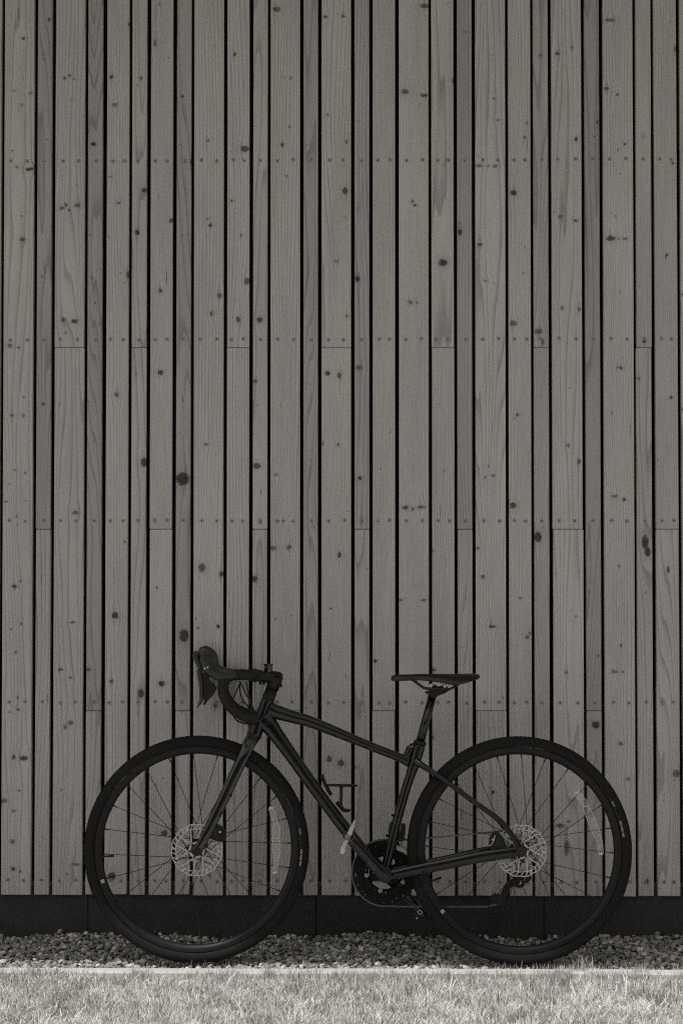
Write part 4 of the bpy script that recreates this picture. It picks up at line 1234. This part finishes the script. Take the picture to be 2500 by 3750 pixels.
for px, py in ((1342, 3207), (1392, 3263), (1475, 3232), (1420, 3125)):
    mb = MB(); mb.lathe(U(px, py, .034), [(.0022, -.002), (.0030, -.003), (.0060, -.0025), (.0064, .003)], 14)
    part(mb, 'chainring_bolt', M_STEEL)
mb = MB()   # left arm
ca0, ca1 = U(1410, 3212, -.070), U(1268, 3060, -.086)
mb.sweep([ca0 + (ca0 - ca1) * .10, ca0, ca0.lerp(ca1, .25), ca0.lerp(ca1, .6), ca0.lerp(ca1, .93), ca1 + (ca1 - ca0) * .07], [.012, .0195, .0175, .0155, .0140, .009], [.009, .010, .0085, .0075, .0075, .006], seg=18, side=(0, 1, 0), dense=4, power=2.8)
mb.lathe(ca0 + Vector((0, -.0105, 0)), [(0, .002), (.0065, .002), (.0075, -.0012), (.0115, -.0012), (.0130, .002)], 24, 1)
o_, d_ = ca0.lerp(ca1, .22), (ca1 - ca0).normalized()
dn = Vector((d_.z, 0, -d_.x)); dn = dn if dn.z < 0 else -dn
A = ca0.lerp(ca1, .38) + dn * .0095 + Vector((0, -.0098, 0)); B = ca0.lerp(ca1, .20) + dn * .0105 + Vector((0, -.0105, 0))
line_text(mb, 'SHIMANO', A, B, (0, -1, 0), .0042, 2)
part(mb, 'crank_arm', [M_PAINT, M_DARKMETAL, M_PRINT])
mb = MB()   # right arm, pointing the other way behind the chainrings
cb1 = ca0 * 2 - ca1; cb1.y = .086
q0 = Vector((ca0.x, .062, ca0.z))
mb.sweep([q0, q0.lerp(cb1, .5), cb1, cb1 + (cb1 - q0) * .07], [.0195, .0160, .0140, .009], [.010, .0085, .0075, .006], seg=16, side=(0, 1, 0), dense=4, power=2.8)
part(mb, 'crank_arm', M_PAINT)
def pedal(P, sgn, dirv_, mats):
    """flat alloy pedal body, seen edge-on, on a spindle along y"""
    d = Vector(dirv_).normalized(); nn = Vector((-d.z, 0, d.x))
    mb = MB()
    ys = (P.y + sgn * .014, P.y + sgn * .078)
    out = [(-.052, -.002), (-.049, -.009), (-.040, -.0105), (-.034, -.0055), (-.012, -.0060), (.010, -.0062), (.030, -.0045), (.057, .0015), (.054, .004), (.036, .0058), (.012, .0068), (.004, .0035), (-.012, .0040), (-.030, .0062), (-.044, .004)]
    for a, b in ((0, .012), (.052, .064)):
        mb.plate([((P + d * s + nn * t).x, (P + d * s + nn * t).z) for s, t in out], min(ys[0] + sgn * a, ys[0] + sgn * b), max(ys[0] + sgn * a, ys[0] + sgn * b))
    for s_ in (-.040, .0, .036):
        mb.box(P + d * s_ + Vector((0, sgn * .046, 0)), (.009, .060, .008), rot=Matrix.Rotation(math.atan2(d.x, d.z), 3, 'Y'), bevel=.003)
    mb.lathe(P + Vector((0, sgn * .046, 0)), [(0, -.034), (.008, -.034), (.0095, -.030), (.0085, 0), (.0095, .030), (.008, .034), (0, .034)], 20, 1)
    mb.lathe(P + Vector((0, sgn * .010, 0)), [(.0, -.008), (.0075, -.008), (.0085, 0), (.0075, .008), (0, .008)], 16, 1)
    mb.lathe(P - nn * .004 + Vector((0, sgn * .006, 0)), [(.011, -.003), (.0145, -.003), (.0145, .003), (.011, .003)], 24, 1, closed=True)
    return mb
pd0, pd1 = U(1258, 3100, -.13), U(1297, 3018, -.13)
Pm = U(1274, 3062, -.086)
part(pedal(Pm, -1, pd1 - pd0, None), 'pedal', [M_SILVER, M_GREYMETAL])
part(pedal(cb1, 1, Vector((-.8, 0, .75)), None), 'pedal', [M_PLASTIC, M_DARKMETAL])
mb = MB()   # end of the far spindle
mb.lathe(U(1537, 3342, .075), [(.0045, -.003), (.0050, -.004), (.0072, -.004), (.0078, 0), (.0078, .01)], 18)
mb.lathe(U(1526, 3364, .10), [(0, -.003), (.0030, -.003), (.0036, .004)], 10)
part(mb, 'pedal_spindle', M_STEEL)

# front derailleur behind the seat tube
mb = MB()
mb.plate([(U(x, y, .04).x, U(x, y, .04).z) for x, y in ((1452, 3100), (1470, 3096), (1488, 3108), (1498, 3128), (1500, 3140), (1476, 3124), (1452, 3114))], .040, .056, 1)
mb.sweep([U(1452, 3097, .038), U(1475, 3105, .038), U(1490, 3117, .038)], .0018, seg=6, m=1)
mb.plate([(U(x, y, .03).x, U(x, y, .03).z) for x, y in ((1470, 3015), (1484, 3018), (1484, 3046), (1480, 3068), (1486, 3074), (1476, 3076), (1462, 3082), (1456, 3060), (1464, 3040))], .018, .036, 0)
mb.sweep([U(1470, 3082, .03), U(1472, 3096, .036)], .004, seg=8, m=1)
mb.sweep([U(1484, 3026, .03), U(1560, 3027, .03)], .0009, seg=6)
part(mb, 'front_derailleur', [M_PLASTIC, M_SILVER])

# rear derailleur
mb = MB()
PU, PL = U(1901, 3232, .045), U(1815, 3293, .045)
def jockey(C, n, rr):
    mb.ring(C, .0075, lambda a: rr + .0032 * max(-.6, math.cos(n * a)), -.0015, .0015, n * 8)
    mb.lathe(C, [(0, -.005), (.0028, -.005), (.0030, -.0035)], 12, 1)
    mb.lathe(C, [(.0045, -.004), (.0070, -.0035), (.0078, .003)], 16, 1)
jockey(PU, 11, .0170); jockey(PL, 11, .0170)
for yy in (-.0065, .0055):
    mb.plate([(U(x, y, .045).x, U(x, y, .045).z) for x, y in ((1890, 3214), (1906, 3216), (1900, 3238), (1878, 3246), (1864, 3258), (1850, 3290), (1834, 3312), (1822, 3316), (1806, 3300), (1808, 3284), (1832, 3276), (1846, 3248), (1862, 3226))], .045 + yy, .045 + yy + .0015)
mb.plate([(U(x, y, .06).x, U(x, y, .06).z) for x, y in ((1876, 3218), (1890, 3196), (1916, 3190), (1942, 3200), (1946, 3218), (1930, 3234), (1910, 3236))], .052, .075)
part(mb, 'rear_derailleur', [M_PLASTIC, M_STEEL])

# chain
mb = MB()
ring_r = r + .001
cpts = []
for d in range(70, 268, 4):
    a = R(d); cpts.append(CR + Vector((ring_r * math.cos(a), 0, ring_r * math.sin(a))))
low = [U(1450, 3321, .045), U(1797, 3322, .045)]
for i in range(1, 40): cpts.append(low[0].lerp(low[1], i / 40))
for d in (250, 280, 310, 335): cpts.append(PL + Vector((.018 * math.cos(R(d)), 0, .018 * math.sin(R(d)))))
cpts += [U(1838, 3300, .046), U(1850, 3275, .047), U(1872, 3245, .048)]
for d in (230, 270, 320, 0, 40): cpts.append(PU + Vector((.018 * math.cos(R(d)), .002, .018 * math.sin(R(d)))))
cas = RA + Vector((0, .030, 0)); rc_ = .0575
for d in (-40, -20, 0, 20, 40, 60, 80, 97): cpts.append(cas + Vector((rc_ * math.cos(R(d)), 0, rc_ * math.sin(R(d)))))
cpts.append(CR + Vector((ring_r * math.cos(R(72)), 0, ring_r * math.sin(R(72)))))
seglen = [0.0]
for a, b in zip(cpts[:-1], cpts[1:]): seglen.append(seglen[-1] + (b - a).length)
tot = seglen[-1]; nl = int(tot / .0127)
def along(s):
    import bisect
    i = min(len(cpts) - 2, max(0, bisect.bisect_right(seglen, s) - 1))
    return cpts[i].lerp(cpts[i + 1], (s - seglen[i]) / max(1e-9, seglen[i + 1] - seglen[i]))
for i in range(nl):
    a, b = along(i * tot / nl), along((i + 1) * tot / nl)
    d = b - a; d.y = 0; d.normalize(); nn = Vector((-d.z, 0, d.x))
    hw = .0026 if i % 2 else .0029
    y_ = .0022 if i % 2 else .0030
    pl = [a - d * .0028 , a - nn * hw, a.lerp(b, .5) - nn * hw * .62, b - nn * hw, b + d * .0028, b + nn * hw, a.lerp(b, .5) + nn * hw * .62, a + nn * hw]
    for s_ in (-1, 1):
        c0 = (a.y + b.y) / 2 + s_ * y_
        mb.plate([(p.x, p.z) for p in pl], c0 - .0004, c0 + .0004)
    mb.lathe(a, [(0, -.0034), (.0016, -.0034), (.0020, -.0028), (.0020, .0028), (.0016, .0034), (0, .0034)], 8)
part(mb, 'chain', M_CHAIN)

# bottle cage and bosses
mb = MB()
mb.sweep([U(1178, 2838, 0), U(1182, 2852, 0), U(1192, 2876, 0), U(1206, 2902, 0), U(1214, 2912, 0)], [.007, .006, .0055, .006, .005], [.012, .012, .012, .012, .010], seg=10, side=(0, 1, 0), dense=3)
for sgn in (-1, 1):
    mb.sweep([U(1196, 2876, 0), U(1215, 2876.5, 0) + Vector((0, sgn * .018, 0)), U(1255, 2877, 0) + Vector((0, sgn * .037, 0)), U(1290, 2877.5, 0) + Vector((0, sgn * .028, 0)), U(1306, 2878, 0)], .0034, [.0034] * 5, seg=8, dense=4)
    mb.sweep([U(1249, 2880, 0) + Vector((0, sgn * .036, 0)), U(1249, 2910, 0) + Vector((0, sgn * .035, 0)), U(1248, 2940, 0) + Vector((0, sgn * .03, 0)), U(1248, 2955, 0) + Vector((0, sgn * .02, 0)), U(1256, 2966, 0) + Vector((0, sgn * .012, 0)), U(1270, 2970, 0), U(1283, 2967, 0)], [.0048, .0046, .0046, .005, .0055, .0055, .0035], seg=8, dense=4)
mb.sweep([U(1232, 2938, 0), U(1242, 2948, 0), U(1252, 2962, 0)], [.006, .007, .006], [.011, .011, .011], seg=10, side=(0, 1, 0), dense=3)
part(mb, 'bottle_cage', M_PLASTIC)
mb = MB()
for A_, B_ in (((1447, 2990), (1432, 2985)), ((1432, 3064), (1412, 3060))):
    a, b = U(*A_), U(*B_)
    mb.sweep([a, b.lerp(a, .35), b.lerp(a, .34), b], [.0035, .0035, .0048, .0042], seg=10)
mb.sweep([U(1436, 3010), U(1431, 3025), U(1427, 3045), U(1425, 3052)], [.004, .006, .006, .004], [.008] * 4, seg=10, side=(0, 1, 0), dense=3)
part(mb, 'bottle_boss', M_PLASTIC)
